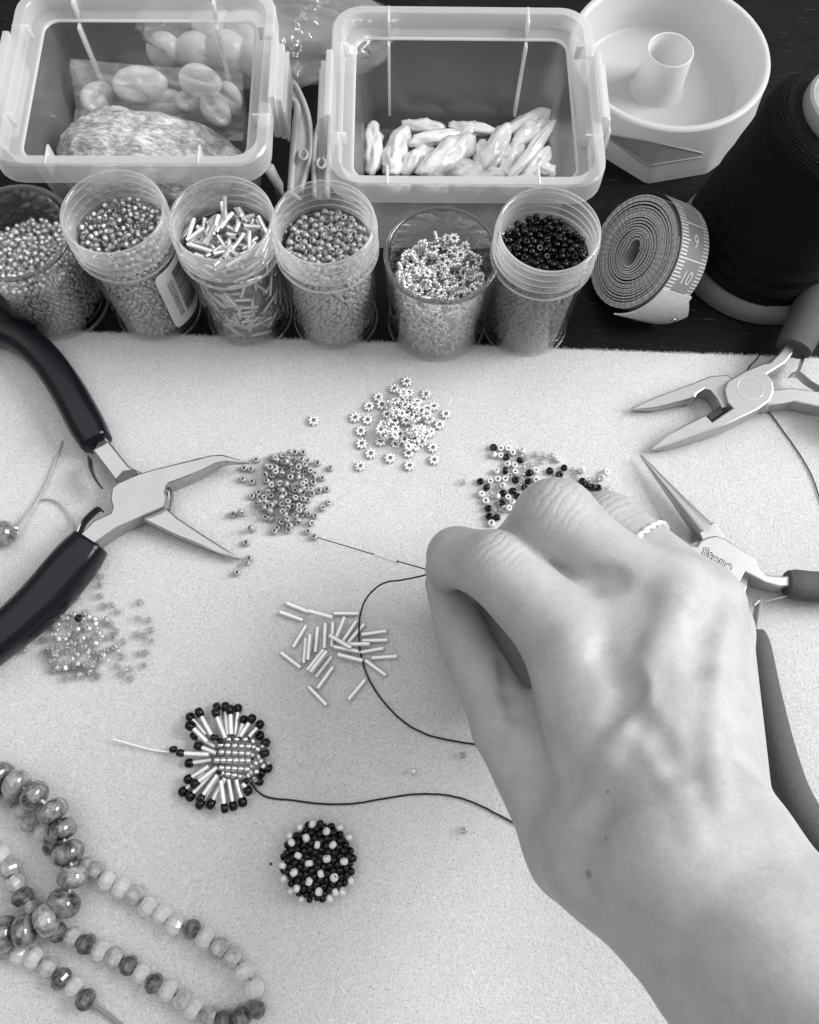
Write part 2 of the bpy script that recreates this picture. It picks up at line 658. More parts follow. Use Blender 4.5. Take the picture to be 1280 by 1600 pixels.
def align_z(d):
    return Vector((0, 0, 1)).rotation_difference(Vector(d).normalized())


def rquat(tilt=None):
    if tilt is None:
        return Euler((random.uniform(0, 2 * pi), random.uniform(0, 2 * pi), random.uniform(0, 2 * pi))).to_quaternion()
    a = random.uniform(0, 2 * pi)
    d = Vector((math.cos(a) * math.sin(tilt), math.sin(a) * math.sin(tilt), math.cos(tilt)))
    return align_z(d)


def merged(name, vs, fs, mi, xf, mats):
    """many copies of one small shape in one mesh (stuff)"""
    V = np.array([tuple(v) for v in vs], float)
    n = len(V)
    allv = np.empty((n * len(xf), 3))
    allf, allm = [], []
    for i, (loc, q, s) in enumerate(xf):
        Rm = np.array(q.to_matrix())
        allv[i * n:(i + 1) * n] = (V * s) @ Rm.T + np.array(loc)
        allf += [tuple(k + i * n for k in f) for f in fs]
        allm += mi
    return allv, allf, allm


def deposit(n, sampler, rad, floor_z, tries=4, base=None):
    """drop balls one by one, each on the lowest place found"""
    pts = list(base or [])
    start = len(pts)
    for _ in range(n):
        best = None
        for _t in range(tries):
            x, y = sampler()
            z = floor_z
            for (a, b, c) in pts:
                d2 = (a - x) ** 2 + (b - y) ** 2
                if d2 < 4 * rad * rad:
                    z = max(z, c + math.sqrt(4 * rad * rad - d2))
            if best is None or z < best[2]:
                best = (x, y, z)
        pts.append(best)
    return pts[start:]


# ------------------------------------------------------------------ bead shapes
def bead_mb(ro=0.14, ri=0.052, h=0.2, seg=12, lined=False):
    m = MB()
    prof = [(ri, -0.36 * h), (ri + 0.02, -0.49 * h), (ro * 0.78, -0.46 * h), (ro * 0.97, -0.22 * h), (ro * 0.97, 0.22 * h),
            (ro * 0.78, 0.46 * h), (ri + 0.02, 0.49 * h), (ri, 0.36 * h)]
    m.lathe(prof, seg)
    m.lathe([(ri, 0.36 * h), (ri, -0.36 * h)], seg, 1 if lined else 0)
    if lined:
        m.lathe([(ri + 0.018, 0.33 * h), (ri + 0.018, -0.33 * h)], seg, 1)
    return m


def low_bead(ro=0.14, h=0.2, lined=False):
    m = MB()
    m.lathe([(0.045, -0.45 * h), (ro * 0.95, -0.25 * h), (ro * 0.95, 0.25 * h), (0.045, 0.45 * h)], 8, 0, True)
    if lined:
        m.mi = [1 if (i // 8) % 3 == 1 and i % 3 == 0 else 0 for i in range(len(m.f))]
    return m


def flower_mb(seg=7, ring=4):
    m = MB()
    m.lathe([(0.085, -0.05), (0.15, -0.06), (0.17, 0), (0.15, 0.06), (0.085, 0.05)], 16, 0, True)
    for k in range(8):
        a = 2 * pi * k / 8
        m.sphere((0.175 * math.cos(a), 0.175 * math.sin(a), 0), 0.068, seg, ring, scale=(1, 1, 1.15))
    return m


def bugle_mb(L=0.95, ro=0.105, seg=10):
    m = MB()
    m.lathe([(ro * 0.55, -L / 2), (ro, -L / 2), (ro, L / 2), (ro * 0.55, L / 2)], seg, 0, True)
    m.lathe([(ro * 0.74, -L * 0.49), (ro * 0.74, L * 0.49)], seg, 1)
    return m


ME_GREY = bead_mb().mesh('grey_seed_bead', M['grey_bead'])
ME_BLACK = bead_mb(0.15, 0.05, 0.2).mesh('black_seed_bead', M['black_bead'])
ME_WHITE = bead_mb(0.145, 0.055, 0.2).mesh('white_seed_bead', M['pearl_bead'])
ME_CLEAR = bead_mb(0.14, 0.05, 0.2, 12, True).mesh('clear_seed_bead', [M['bead_glass'], M['silver']])
ME_PURE = bead_mb(0.14, 0.05, 0.2, 12).mesh('clear_seed_bead_unlined', M['bead_pure'])
ME_TINT = bead_mb(0.13, 0.055, 0.2, 12, True).mesh('tinted_seed_bead', [M['bead_glass_dark'], M['silver']])
ME_FLOWER = flower_mb().mesh('flower_spacer', M['silver_matt'])
ME_BUGLE_JAR = bugle_mb().mesh('bugle_bead_jar', [M['bead_glass'], M['silver_tube']], sharp=50)
ME_BUGLE = bugle_mb().mesh('bugle_bead', [M['bead_glass'], M['silver']], sharp=50)


# ------------------------------------------------------------------ the table and the felt mat
MATZ, TABZ = 0.0, -0.25
tb = MB()
tb.box((0, 15, TABZ - 1.5), (260, 200, 3.0))
tag(tb.obj('table', M['wood'], None, False), kind='structure')

fm = MB()
XS = np.linspace(-40, 40, 500)
edge = [18.22 + 0.0026 * x + 0.035 * noise.noise(Vector((x * 1.3, 3, 0))) + 0.03 * noise.noise(Vector((x * 6, 7, 0))) for x in XS]
rows = []
for (dy, z) in ((0.0, TABZ + 0.004), (0.03, -0.12), (0.0, -0.04), (-0.05, -0.006), (-0.14, 0.0)):
    rows.append([(x, e + dy + 0.02 * noise.noise(Vector((x * 9, z * 40, 1))), z) for x, e in zip(XS, edge)])
rows.append([(x, -40.0, 0.0) for x in XS])
n = len(XS)
fm.add([q for r_ in rows for q in r_], [(i * n + k + 1, i * n + k, (i + 1) * n + k, (i + 1) * n + k + 1) for i in range(len(rows) - 1) for k in range(n - 1)])
mat_o = fm.obj('felt_mat', M['felt'], None, True, None)
tag(mat_o, 'pale grey felt beading mat spread over the dark wooden table', 'mat')
fz = MB()
for _ in range(5200):
    x = random.uniform(-20, 21)
    y = 18.22 + 0.0026 * x + random.uniform(-0.10, 0.02)
    z = random.uniform(-0.12, 0.0)
    a = random.uniform(0.2, pi - 0.2)
    L = random.uniform(0.05, 0.15)
    p0 = Vector((x, y, z))
    d = Vector((math.cos(a) * 0.8, abs(math.sin(a)), random.uniform(-0.2, 0.6))).normalized() * L
    s = d.cross(Vector((0, 0, 1))).normalized() * 0.009
    fz.add([p0 - s, p0 + s, p0 + d * 0.6 + s * 0.6 + Vector((0, 0, 0.008)), p0 + d], [(0, 1, 2, 3)])
fzo = fz.obj('edge_fuzz', M['felt'], mat_o, True, None)
fzo['kind'] = 'stuff'
nF = 60000
fx, fy = NP.uniform(-19, 20, nF), NP.uniform(-9, 18.15, nF)
fa, fl_ = NP.uniform(0, 2 * pi, nF), NP.uniform(0.12, 0.34, nF)
cv = NP.normal(0, 0.7, nF)
P0 = np.stack([fx, fy, NP.uniform(-0.004, 0.012, nF)], 1)
d1 = np.stack([np.cos(fa), np.sin(fa), NP.uniform(0.0, 0.12, nF)], 1)
d2 = np.stack([np.cos(fa + cv), np.sin(fa + cv), NP.uniform(-0.15, 0.05, nF)], 1)
nn = np.stack([-np.sin(fa), np.cos(fa), np.zeros(nF)], 1) * 0.0075
P1 = P0 + d1 * fl_[:, None] * 0.5
P2 = P1 + d2 * fl_[:, None] * 0.5
FV = np.stack([P0 - nn * .6, P0 + nn * .6, P1 + nn, P1 - nn, P2], 1).reshape(-1, 3)
b5 = np.arange(nF)[:, None] * 5
FFq = [tuple(r_) for r_ in (b5 + np.array([[0, 1, 2, 3]])).tolist()] + [tuple(r_) for r_ in (b5 + np.array([[3, 2, 4]])).tolist()]
fib_o = put('felt_fibres', mesh('felt_fibres', FV.tolist(), FFq, M['fibre']), mat_o)
fib_o['kind'] = 'stuff'


# ------------------------------------------------------------------ jars of beads along the edge of the mat
def jar(kind, base, label, h, r, rim_r):
    t = empty('threaded_jar' if kind == 'thread' else 'glass_cup', base, label, 'jar')
    b = MB()
    if kind == 'thread':
        zs = h - 1.75
        b.lathe([(0.01, 0.12), (r - 0.25, 0.10), (r - 0.1, 0.2), (r - 0.09, zs), (rim_r - 0.2, zs + 0.25)], 56)
        b.lathe([(0.01, 0.02), (r - 0.2, 0.0), (r - 0.03, 0.05), (r, 0.15), (r, zs - 0.05), (r - 0.03, zs + 0.02)], 56)
        put('body', b.mesh('jar_body', M['clear']), t)
        br_ = MB()
        br_.lathe([(r - 0.06, 0.0), (r + 0.02, 0.02), (r + 0.02, 0.12), (r - 0.06, 0.14)], 56, 0, True)
        br_.lathe([(r - 0.22, 0.2), (r - 0.12, 0.2), (r - 0.12, 0.28), (r - 0.22, 0.28)], 56, 0, True)
        put('base_ring', br_.mesh('jar_base_ring', M['neck']), t)
        nk = MB()
        prof = [(r - 0.02, zs + 0.02), (rim_r - 0.03, zs + 0.1), (rim_r, zs + 0.18), (rim_r, zs + 0.3), (rim_r - 0.1, zs + 0.38)]
        for k in range(3):
            z0 = zs + 0.5 + 0.36 * k
            prof += [(rim_r - 0.13, z0), (rim_r - 0.03, z0 + 0.08), (rim_r - 0.02, z0 + 0.15), (rim_r - 0.13, z0 + 0.24)]
        prof += [(rim_r - 0.1, h - 0.12), (rim_r - 0.08, h - 0.03), (rim_r - 0.13, h), (rim_r - 0.2, h - 0.02), (rim_r - 0.22, h - 0.2),
                 (rim_r - 0.22, zs + 0.3)]
        nk.lathe(prof, 56)
        put('threaded_neck', nk.mesh('jar_neck', M['neck']), t)
    else:
        b.lathe([(0.01, 0.25), (r - 0.3, 0.22), (r - 0.14, 0.4), (rim_r - 0.14, h - 0.12)], 60)
        b.lathe([(0.01, 0.03), (r - 0.25, 0.0), (r - 0.04, 0.08), (r, 0.25), (rim_r, h - 0.12)], 60)
        put('body', b.mesh('cup_body', M['cup']), t)
        br_ = MB()
        br_.lathe([(r - 0.1, 0.02), (r + 0.01, 0.05), (r + 0.01, 0.14), (r - 0.1, 0.16)], 60, 0, True)
        put('base_ring', br_.mesh('cup_base_ring', M['neck']), t)
        lip = MB()
        lip.lathe([(rim_r - 0.15, h - 0.13), (rim_r + 0.01, h - 0.13), (rim_r + 0.015, h - 0.04), (rim_r - 0.02, h), (rim_r - 0.12, h), (rim_r - 0.16, h - 0.05)], 60, 0, True)
        put('lip', lip.mesh('cup_lip', M['cup_lip']), t)
    return t


def fill(name, label, base, r, level, slope, low, mats, step, core_mat, jit=0.05, group=None):
    """everything under the top layer, as one mass behind the wall"""
    xf = []
    z = 0.48
    rr = r - 0.16
    k = 0
    while z < level + abs(slope[0]) * r + abs(slope[1]) * r + 0.1:
        n_ = int(2 * pi * rr / step)
        for i in range(n_):
            a = 2 * pi * (i + 0.5 * (k % 2)) / n_ + random.uniform(-0.04, 0.04)
            x, y = rr * math.cos(a), rr * math.sin(a)
            if z > level + slope[0] * x + slope[1] * y - 0.02:
                continue
            q = rquat()
            d = rr - random.uniform(0, jit)
            xf.append(((d * math.cos(a), d * math.sin(a), z + random.uniform(-0.04, 0.04)), q, random.uniform(0.9, 1.05)))
        z += step * 0.86
        k += 1
    for i in range(int(3.4 * (r / step) ** 2)):
        a, d = random.uniform(0, 2 * pi), (rr - 0.05) * math.sqrt(random.random())
        x, y = d * math.cos(a), d * math.sin(a)
        xf.append(((x, y, level + slope[0] * x + slope[1] * y - random.uniform(0.0, 0.1)), rquat(), 1.0))
    V, Fc, mi = merged(name, low.v, low.f, low.mi, xf, mats)
    seg = 40
    nb = len(V)
    rc = r - 0.22
    ring = lambda zz, sl: [(rc * math.cos(2 * pi * s / seg), rc * math.sin(2 * pi * s / seg),
                            zz + (sl * (slope[0] * rc * math.cos(2 * pi * s / seg) + slope[1] * rc * math.sin(2 * pi * s / seg)))) for s in range(seg)]
    core = ring(0.40, 0) + ring(level - 0.08, 1)
    Fc = Fc + [(nb + s, nb + (s + 1) % seg, nb + seg + (s + 1) % seg, nb + seg + s) for s in range(seg)]
    Fc.append(tuple(nb + seg + s for s in range(seg)))
    ci = len(mats)
    mi = mi + [ci] * (seg + 1)
    me = mesh(name, list(V) + core, Fc, list(mats) + [core_mat], True, mi)
    o = put(name, me, None, base)
    return tag(o, label, 'bead filling', group, 'stuff')


def top_layer(name, me, label, group, cat, base, r, level, slope, n, rad, spread=None, scale=(0.92, 1.06), flatness=None):
    """the beads one can tell apart at the top of a jar, one object each"""
    def samp():
        while True:
            x, y = random.uniform(-r, r), random.uniform(-r, r)
            if x * x + y * y < (r - rad * 0.9) ** 2:
                return x, y
    pts = deposit(n, samp, rad, 0.0, 7)
    for x, y, z in pts:
        q = rquat() if flatness is None else rquat(random.gauss(0, flatness))
        o = put(name, me, None, (base[0] + x, base[1] + y, base[2] + level + slope[0] * x + slope[1] * y + z * 0.75), tuple(q))
        s = random.uniform(*scale)
        o.scale = (s, s, s)
        tag(o, label, cat, group)


def base_at(u, v):
    return at(u, v, TABZ)


# cup at the far left
J1 = Vector((-15.45, 19.75, TABZ))
jar('cup', J1, 'wide smooth glass cup of clear beads, at the left end of the jar row', 4.7, 2.1, 2.2)
fill('clear_bead_filling', 'mass of clear silver lined beads filling the wide cup at the left end', J1, 1.92, 3.0, (0.05, -0.05), low_bead(),
     [M['lined_mass']], 0.25, M['silver_core'])
top_layer('silver_lined_bead', ME_CLEAR, 'clear silver lined seed bead on top in the wide cup at the left end', 'clear beads in the left cup', 'seed bead', J1, 1.92, 3.05, (0.05, -0.05), 260, 0.12)
# jar with the bar code
J2 = Vector((-11.15, 19.6, TABZ))
jar('thread', J2, 'threaded clear jar with a bar code sticker, full of silver lined beads', 6.25, 1.8, 1.97)
fill('tinted_bead_filling', 'mass of silver lined beads filling the jar with the bar code', J2, 1.68, 4.7, (0, 0), low_bead(),
     [M['lined_mass']], 0.25, M['silver_core'])
top_layer('tinted_seed_bead', ME_TINT, 'tiny silver lined seed bead on top in the jar with the bar code', 'beads in the bar code jar', 'seed bead', J2, 1.7, 4.75, (0, 0), 250, 0.115)
# jar of bugles
J3 = Vector((-7.2, 19.5, TABZ))
jar('thread', J3, 'threaded clear jar full of long silver bugle beads', 6.25, 1.8, 1.97)
# jar of grey beads
J4 = Vector((-3.5, 19.5, TABZ))
jar('thread', J4, 'threaded clear jar full of glazed grey seed beads', 6.25, 1.8, 1.97)
fill('grey_bead_filling', 'mass of pearly grey beads under the top layer of the grey bead jar', J4, 1.68, 4.55, (0, 0), low_bead(),
     [plain('pale_grey_glaze', 0.58, 0.2, Coat_Weight=0.6, Coat_Roughness=0.08)], 0.235, M['dusk_bead'])
top_layer('grey_seed_bead', ME_GREY, 'glazed grey seed bead on top in the threaded jar of grey beads', 'grey beads in the jar', 'seed bead', J4, 1.7, 4.65, (0, 0), 150, 0.125)
# cup of flower spacers
J5 = Vector((0.85, 19.45, TABZ))
jar('cup', J5, 'wide smooth glass cup of silver flower spacers, between the grey and the black bead jars', 4.75, 2.1, 2.2)
fill('flower_filling', 'mass of silver flower spacers filling the wide cup below its top layer', J5, 1.84, 3.1, (0.0, 0.02), flower_mb(5, 3),
     [M['silver_matt']], 0.36, M['silver_core'], 0.12)
top_layer('flower_spacer', ME_FLOWER, 'silver flower spacer bead on top in the wide glass cup', 'flower spacers in the cup', 'spacer bead', J5, 1.84, 3.15, (0.0, 0.02), 120, 0.18)
# jar of black beads
J6 = Vector((4.65, 19.55, TABZ))
jar('thread', J6, 'threaded clear jar full of shiny black seed beads, beside the tape roll', 6.25, 1.8, 1.97)
fill('dark_bead_filling', 'mass of dark beads under the top layer of the black bead jar', J6, 1.66, 4.6, (0, 0), low_bead(),
     [M['dusk_bead']], 0.235, M['ink'])  # black beads coloured grey: the wall's haze and reflection put into the colour
top_layer('black_seed_bead', ME_BLACK, 'shiny black seed bead on top in the threaded jar beside the tape roll', 'black beads in the jar', 'seed bead', J6, 1.7, 4.75, (0, 0), 165, 0.13)

# bugles in their jar: a filling behind the wall, single tubes on top
bl = MB()
bl.lathe([(0.06, -0.48), (0.105, -0.48), (0.105, 0.48), (0.06, 0.48)], 8, 0, True)
bl.lathe([(0.068, -0.47), (0.068, 0.47)], 8, 1)
xf = []
for k in range(170):
    a = random.uniform(0, 2 * pi)
    rr = 1.68 - random.uniform(0.12, 0.3)
    tl = random.choice([0.15, 0.35, 0.9, 1.3, 1.5])
    tang = Vector((-math.sin(a), math.cos(a), 0))
    d = (Vector((0, 0, 1)) * math.cos(tl) + tang * math.sin(tl) * random.choice((-1, 1)))
    L = 1.0
    shrink = math.sqrt(max(0.2, 1 - (0.48 * math.sin(tl) / 1.6) ** 2))
    xf.append(((rr * shrink * math.cos(a), rr * shrink * math.sin(a), random.uniform(0.5, 4.5)), align_z(d), L))
V, Fc, mi = merged('b', bl.v, bl.f, bl.mi, xf, None)
cy = MB()
cy.lathe([(1.3, 0.25), (1.3, 4.4), (0.01, 4.4)], 32)
nb = len(V)
me = mesh('bugle_filling', list(V) + cy.v, Fc + [tuple(i + nb for i in f) for f in cy.f], [M['bead_glass'], M['silver_tube'], M['silver_core']], True, mi + [2] * len(cy.f))
tag(put('bugle_filling', me, None, J3), 'mass of silver bugle beads filling the bugle jar below its top layer', 'bead filling', None, 'stuff')
lay = []
for k in range(84):
    for _ in range(40):
        x, y = random.uniform(-1.5, 1.5), random.uniform(-1.5, 1.5)
        a = random.uniform(0, 2 * pi)
        el = random.gauss(0, 0.28)
        d = Vector((math.cos(a) * math.cos(el), math.sin(a) * math.cos(el), math.sin(el)))
        e1, e2 = Vector((x, y, 0)) + d * 0.48, Vector((x, y, 0)) - d * 0.48
        if max(e1.to_2d().length, e2.to_2d().length) < 1.6:
            break
    z = 4.5 + 0.011 * k + abs(math.sin(el)) * 0.3
    o = put('bugle_bead', ME_BUGLE_JAR, None, (J3.x + x, J3.y + y, J3.z + z), tuple(align_z(d)))
    s = 0.85
    o.scale = (1, 1, s)
    tag(o, 'silver bugle bead lying on top in the jar of bugles', 'bugle bead', 'bugles in the jar')

# bar code sticker on its jar (wrapped round the wall)
LAB_A0, LAB_A1, LAB_Z0, LAB_Z1 = R(-52), R(8), 0.75, 4.25
jar2 = [o for o in COL.objects if o.name.startswith('threaded_jar')][0]


def on_wall(s, tz, lift):
    a = LAB_A0 + (LAB_A1 - LAB_A0) * s
    r = 1.812 + lift
    return Vector((r * math.cos(a), r * math.sin(a), LAB_Z1 + (LAB_Z0 - LAB_Z1) * tz))


def wall_patch(mb, s0, s1, t0, t1, lift, n=8):
    vs = []
    for k in range(n + 1):
        s = s0 + (s1 - s0) * k / n
        vs += [on_wall(s, t0, lift), on_wall(s, t1, lift)]
    mb.add(vs, [(2 * k, 2 * k + 1, 2 * k + 3, 2 * k + 2) for k in range(n)])


st = MB()
nA = 18
top_row, bot_row = [], []
vs = []
for k in range(nA + 1):
    s = k / nA
    e = min(s, 1 - s) * (LAB_A1 - LAB_A0) * 1.81
    c = 0.0 if e > 0.25 else 0.25 - math.sqrt(max(0, 0.0625 - (0.25 - e) ** 2))
    c /= (LAB_Z1 - LAB_Z0)
    vs += [on_wall(s, c, 0.006), on_wall(s, 1 - c, 0.006)]
st.add(vs, [(2 * k, 2 * k + 1, 2 * k + 3, 2 * k + 2) for k in range(nA)])
sticker = put('sticker', st.mesh('sticker', M['label'], True), jar2)
bars = MB()
rb = random.Random(52)
tpos = 0.12
while tpos < 0.86:
    w = rb.choice((0.007, 0.007, 0.013, 0.019))
    wall_patch(bars, 0.42, 0.93, tpos, tpos + w, 0.012)
    tpos += w + rb.choice((0.007, 0.007, 0.012, 0.018))
put('bar_code', bars.mesh('bar_code', M['ink']), sticker)
vs, fs = text_mesh('5255390000100', 0.36)
ext = max(v.x for v in vs) - min(v.x for v in vs)
dig = MB()
dig.add([on_wall(0.27 + v.y / (1.81 * (LAB_A1 - LAB_A0)), 0.52 + v.x * (2.2 / ext) / (LAB_Z1 - LAB_Z0), 0.012) for v in vs], fs)
put('digits', dig.mesh('digits', M['ink'], False), sticker)


# ------------------------------------------------------------------ frosted storage boxes
def storage_box(cx, cy, rz, label):
    t = empty('storage_box', (cx, cy, TABZ), label, 'storage box', 'open frosted boxes behind the jars', (0, 0, rz))
    w = MB()
    IW, ID = 8.8, 7.2
    rows = [rrect(IW - 0.7, ID - 0.5, 0.7, 0.06), rrect(IW - 0.5, ID - 0.35, 0.75, 0.25), rrect(IW, ID, 0.6, 4.7)]
    w.loft(rows, 0, True)
    put('wall', w.mesh('box_wall', M['pp_wall'], True, 50), t)
    rim = MB()
    rows = [rrect(IW, ID, 0.6, 4.68), rrect(IW + 0.12, ID + 0.12, 0.6, 4.78), rrect(IW + 0.9, ID + 0.9, 0.9, 4.9), rrect(IW + 1.0, ID + 1.0, 0.9, 5.4),
            rrect(IW + 1.15, ID + 1.15, 1.0, 5.5), rrect(IW + 1.8, ID + 1.85, 1.2, 5.5), rrect(IW + 1.95, ID + 2.0, 1.25, 5.42),
            rrect(IW + 1.98, ID + 2.05, 1.25, 4.55), rrect(IW + 1.86, ID + 1.9, 1.2, 4.5)]
    rim.loft(rows)
    put('rim', rim.mesh('box_rim', M['pp_rim'], True, 40), t)
    edge_ = MB()
    edge_.loft([rrect(IW - 0.02, ID - 0.02, 0.6, 4.70), rrect(IW + 0.1, ID + 0.1, 0.6, 4.80), rrect(IW + 0.2, ID + 0.2, 0.6, 4.76)])
    put('inner_lip', edge_.mesh('box_lip', M['pp_thick']), t)
    for x, lean in ((-3.05, 0.0), (2.75, 0.0)):
        rb_ = MB()
        yb = ID / 2
        rb_.prism([(x - 0.06, yb - 0.3), (x + 0.06, yb - 0.3), (x + 0.06, yb + 0.02), (x - 0.06, yb + 0.02)], 0.9, 4.66, 0.03)
        put('rib', rb_.mesh('box_rib', M['pp_thick']), t)
        rc = MB()
        rc.prism([(x - 0.05, yb + 0.05), (x + 0.05, yb + 0.05), (x + 0.05, yb + 0.95), (x - 0.05, yb + 0.95)], 4.75, 5.52, 0.03)
        put('rim_web', rc.mesh('rim_web', M['pp_thick']), t)
        rc = MB()
        rc.prism([(x - 0.05, -yb - 0.95), (x + 0.05, -yb - 0.95), (x + 0.05, -yb - 0.05), (x - 0.05, -yb - 0.05)], 4.75, 5.52, 0.03)
        put('rim_web', rc.mesh('rim_web', M['pp_thick']), t)
    for s in (-1, 1):
        lt = MB()
        X = s * (IW / 2 + 1.02)
        y0 = 0.2
        lt.prism([(X - 0.12, y0 - 1.7), (X + 0.14, y0 - 1.7), (X + 0.14, y0 + 1.7), (X - 0.12, y0 + 1.7)], 3.6, 5.75, 0.08)
        lt.prism([(X + s * 0.24 - 0.12, y0 - 1.5), (X + s * 0.24 + 0.12, y0 - 1.5), (X + s * 0.24 + 0.12, y0 + 1.5), (X + s * 0.24 - 0.12, y0 + 1.5)], 3.3, 5.4, 0.08)
        lt.prism([(X + s * 0.42 - 0.05, y0 - 1.6), (X + s * 0.42 + 0.05, y0 - 1.6), (X + s * 0.42 + 0.05, y0 + 1.6), (X + s * 0.42 - 0.05, y0 + 1.6)], 3.3, 4.9, 0.04)
        put('latch', lt.mesh('latch', M['pp_rim'], True, 40), t)
        for yy in (y0 - 2.3, y0 + 2.3):
            st_ = MB()
            xa, xb = sorted((X - s * 0.75, X - s * 0.05))
            st_.prism([(xa, yy - 0.05), (xb, yy - 0.05), (xb, yy + 0.05), (xa, yy + 0.05)], 4.85, 5.47, 0.02)
            put('rim_web', st_.mesh('rim_stop', M['pp_thick']), t)
    return t


bx_l = storage_box(-11.55, 26.95, R(2.6), 'open frosted plastic box holding a rough shell and bagged cowries')
bx_r = storage_box(1.55, 26.6, R(2.2), 'open frosted plastic box holding white stick pearls')


def handle_part(parent, path, bar, eye, rz=0.0):
    """curved carry handle lying beside a box"""
    h = MB()
    inv = parent.matrix_basis.inverted()
    pth = [inv @ Vector(p) for p in spline(path, 8)]
    h.tube(pth, 0.13, 8, 0, 1.6)
    h.tube([inv @ Vector(p) for p in spline(bar, 6)], 0.17, 8, 0, 1.5)
    a = [inv @ Vector(p) for p in spline(path, 10)]
    b = [inv @ Vector(p) for p in spline(bar, 10)]
    m_ = min(len(a), len(b))
    ia = [a[int(k * (len(a) - 1) / 19)] for k in range(20)]
    ib = [b[int(k * (len(b) - 1) / 19)] for k in range(20)]
    h.add([p - Vector((0, 0, 0.06)) for p in ia] + [p - Vector((0, 0, 0.06)) for p in ib], [(k, k + 1, 21 + k, 20 + k) for k in range(19)])
    o = put('carry_handle', h.mesh('carry_handle', M['handle_pp']), parent)
    e = MB()
    c = inv @ Vector(eye)
    e.tube([c + Vector((0.17 * math.cos(t), 0.27 * math.sin(t), 0.04)) for t in np.linspace(0, 2 * pi, 20)], 0.075, 6, 0, 1, caps=False)
    put('eye', e.mesh('eye', M['handle_pp']), o)


zl = 2.2
handle_part(bx_l, [at(447, 127, zl + .4), at(462, 135, zl + .3), at(478, 170, zl), at(486, 210, zl - .3), at(484, 250, zl - .6), at(470, 300, zl - 1)],
            [at(446, 130, zl + .4), at(445, 150, zl + .3), at(464, 166, zl + .1), at(462, 200, zl), at(458, 250, zl - .5), at(454, 305, zl - 1)], at(474, 243, zl - .3))
handle_part(bx_r, [at(516, 150, zl), at(503, 185, zl), at(494, 215, zl - .3), at(491, 250, zl - .6), at(492, 310, zl - 1)],
            [at(520, 150, zl), at(518, 185, zl), at(515, 220, zl - .2), at(512, 260, zl - .5), at(510, 310, zl - 1)], at(502, 256, zl - .3))

# strap of the left box by the jars
sp = MB()
inv = bx_l.matrix_basis.inverted()
sp.tube([inv @ at(420, 262, 3.6), inv @ at(436, 290, 2.4), inv @ at(440, 312, 1.2)], 0.17, 8, 0, 1.4)
sp.tube([inv @ at(440, 308, 1.2), inv @ at(452, 300, 1.6), inv @ at(470, 312, 1.2)], 0.1, 8)
put('strap', sp.mesh('strap', M['handle_pp']), bx_l)


# ---- what the boxes hold
def lump(name, L, W, H, mats, seed, seg=18, rings=12, amp=0.18, freq=1.0, bend=0.0):
    """an uneven elongated stone or shell lying along x"""
    m = MB().sphere((0, 0, 0), 1.0, seg, rings)
    vs = []
    for v in m.v:
        k = 1 + amp * noise.noise(Vector((v.x * 1.3 * freq + seed * 7.1, v.y * 1.2 * freq + seed, v.z * 1.2 * freq)))
        p = Vector((v.x * L / 2 * (1 + 0.3 * (k - 1)), v.y * W / 2 * k, v.z * H / 2 * k))
        p.y += bend * (v.x ** 2)
        vs.append(p)
    m.v = vs
    return m.mesh(name, mats)


ORD = ['leftmost', 'second from the left', 'third from the left', 'fourth from the left', 'fifth from the left', 'sixth from the left', 'seventh from the left', 'eighth from the left', 'ninth from the left', 'tenth from the left', 'eleventh from the left', 'twelfth from the left', 'thirteenth from the left', 'fourteenth from the left']
pearl_spec = [((390, 470), (385, 625), 62), ((500, 490), (450, 630), 72), ((508, 467), (640, 470), 44), ((530, 525), (690, 490), 44), ((680, 472), (830, 482), 44),
              ((590, 550), (505, 632), 66), ((745, 520), (580, 640), 86), ((790, 535), (790, 645), 60), ((880, 475), (800, 610), 66), ((930, 535), (870, 645), 62),
              ((1025, 428), (880, 485), 56), ((1030, 455), (915, 545), 76), ((1047, 465), (905, 645), 36), ((1030, 560), (950, 650), 56),
              ((560, 680), (660, 690), 60), ((700, 680), (820, 670), 66), ((860, 690), (980, 680), 66), ((420, 690), (520, 680), 56),
              ((640, 560), (720, 600), 60), ((440, 560), (470, 640), 60), ((840, 600), (930, 560), 60), ((600, 620), (760, 625), 64), ((700, 505), (770, 470), 50), ((980, 600), (1050, 640), 50), ((720, 640), (860, 650), 60)]
zf = zoomed(420, 0, 2.37)


def row_of(sp):
    m_ = (sp[0][1] + sp[1][1]) / 2
    return 'back' if m_ < 515 else ('middle' if m_ < 605 else 'front')


rows_p = {q: sorted((i for i, sp in enumerate(pearl_spec) if row_of(sp) == q), key=lambda i: pearl_spec[i][0][0] + pearl_spec[i][1][0]) for q in ('back', 'middle', 'front')}
for i, (a, b, w) in enumerate(pearl_spec):
    z = 0.55 if i not in (3, 8, 12, 6) else 0.95
    A, B = at(*zf(*a), z), at(*zf(*b), z)
    mid = (A + B) / 2
    mid.y = max(mid.y, 23.2)
    d = (B - A)
    W = 1.2 * w / 2.37 / pxs(mid)
    me = lump('stick_pearl', max(d.length * 1.25, W * 1.1), W, W * 0.85, M['stickpearl'], i + 3, 22, 14, 0.5, 2.0, 0.05 * (i % 3 - 1))
    o = put('stick_pearl', me, None, mid, (0, random.uniform(-0.1, 0.1), math.atan2(d.y, d.x)))
    q = row_of(pearl_spec[i])
    tag(o, 'white stick pearl, %s in the %s row of the right frosted box' % (ORD[rows_p[q].index(i)], q), 'pearl', 'stick pearls in the frosted box')

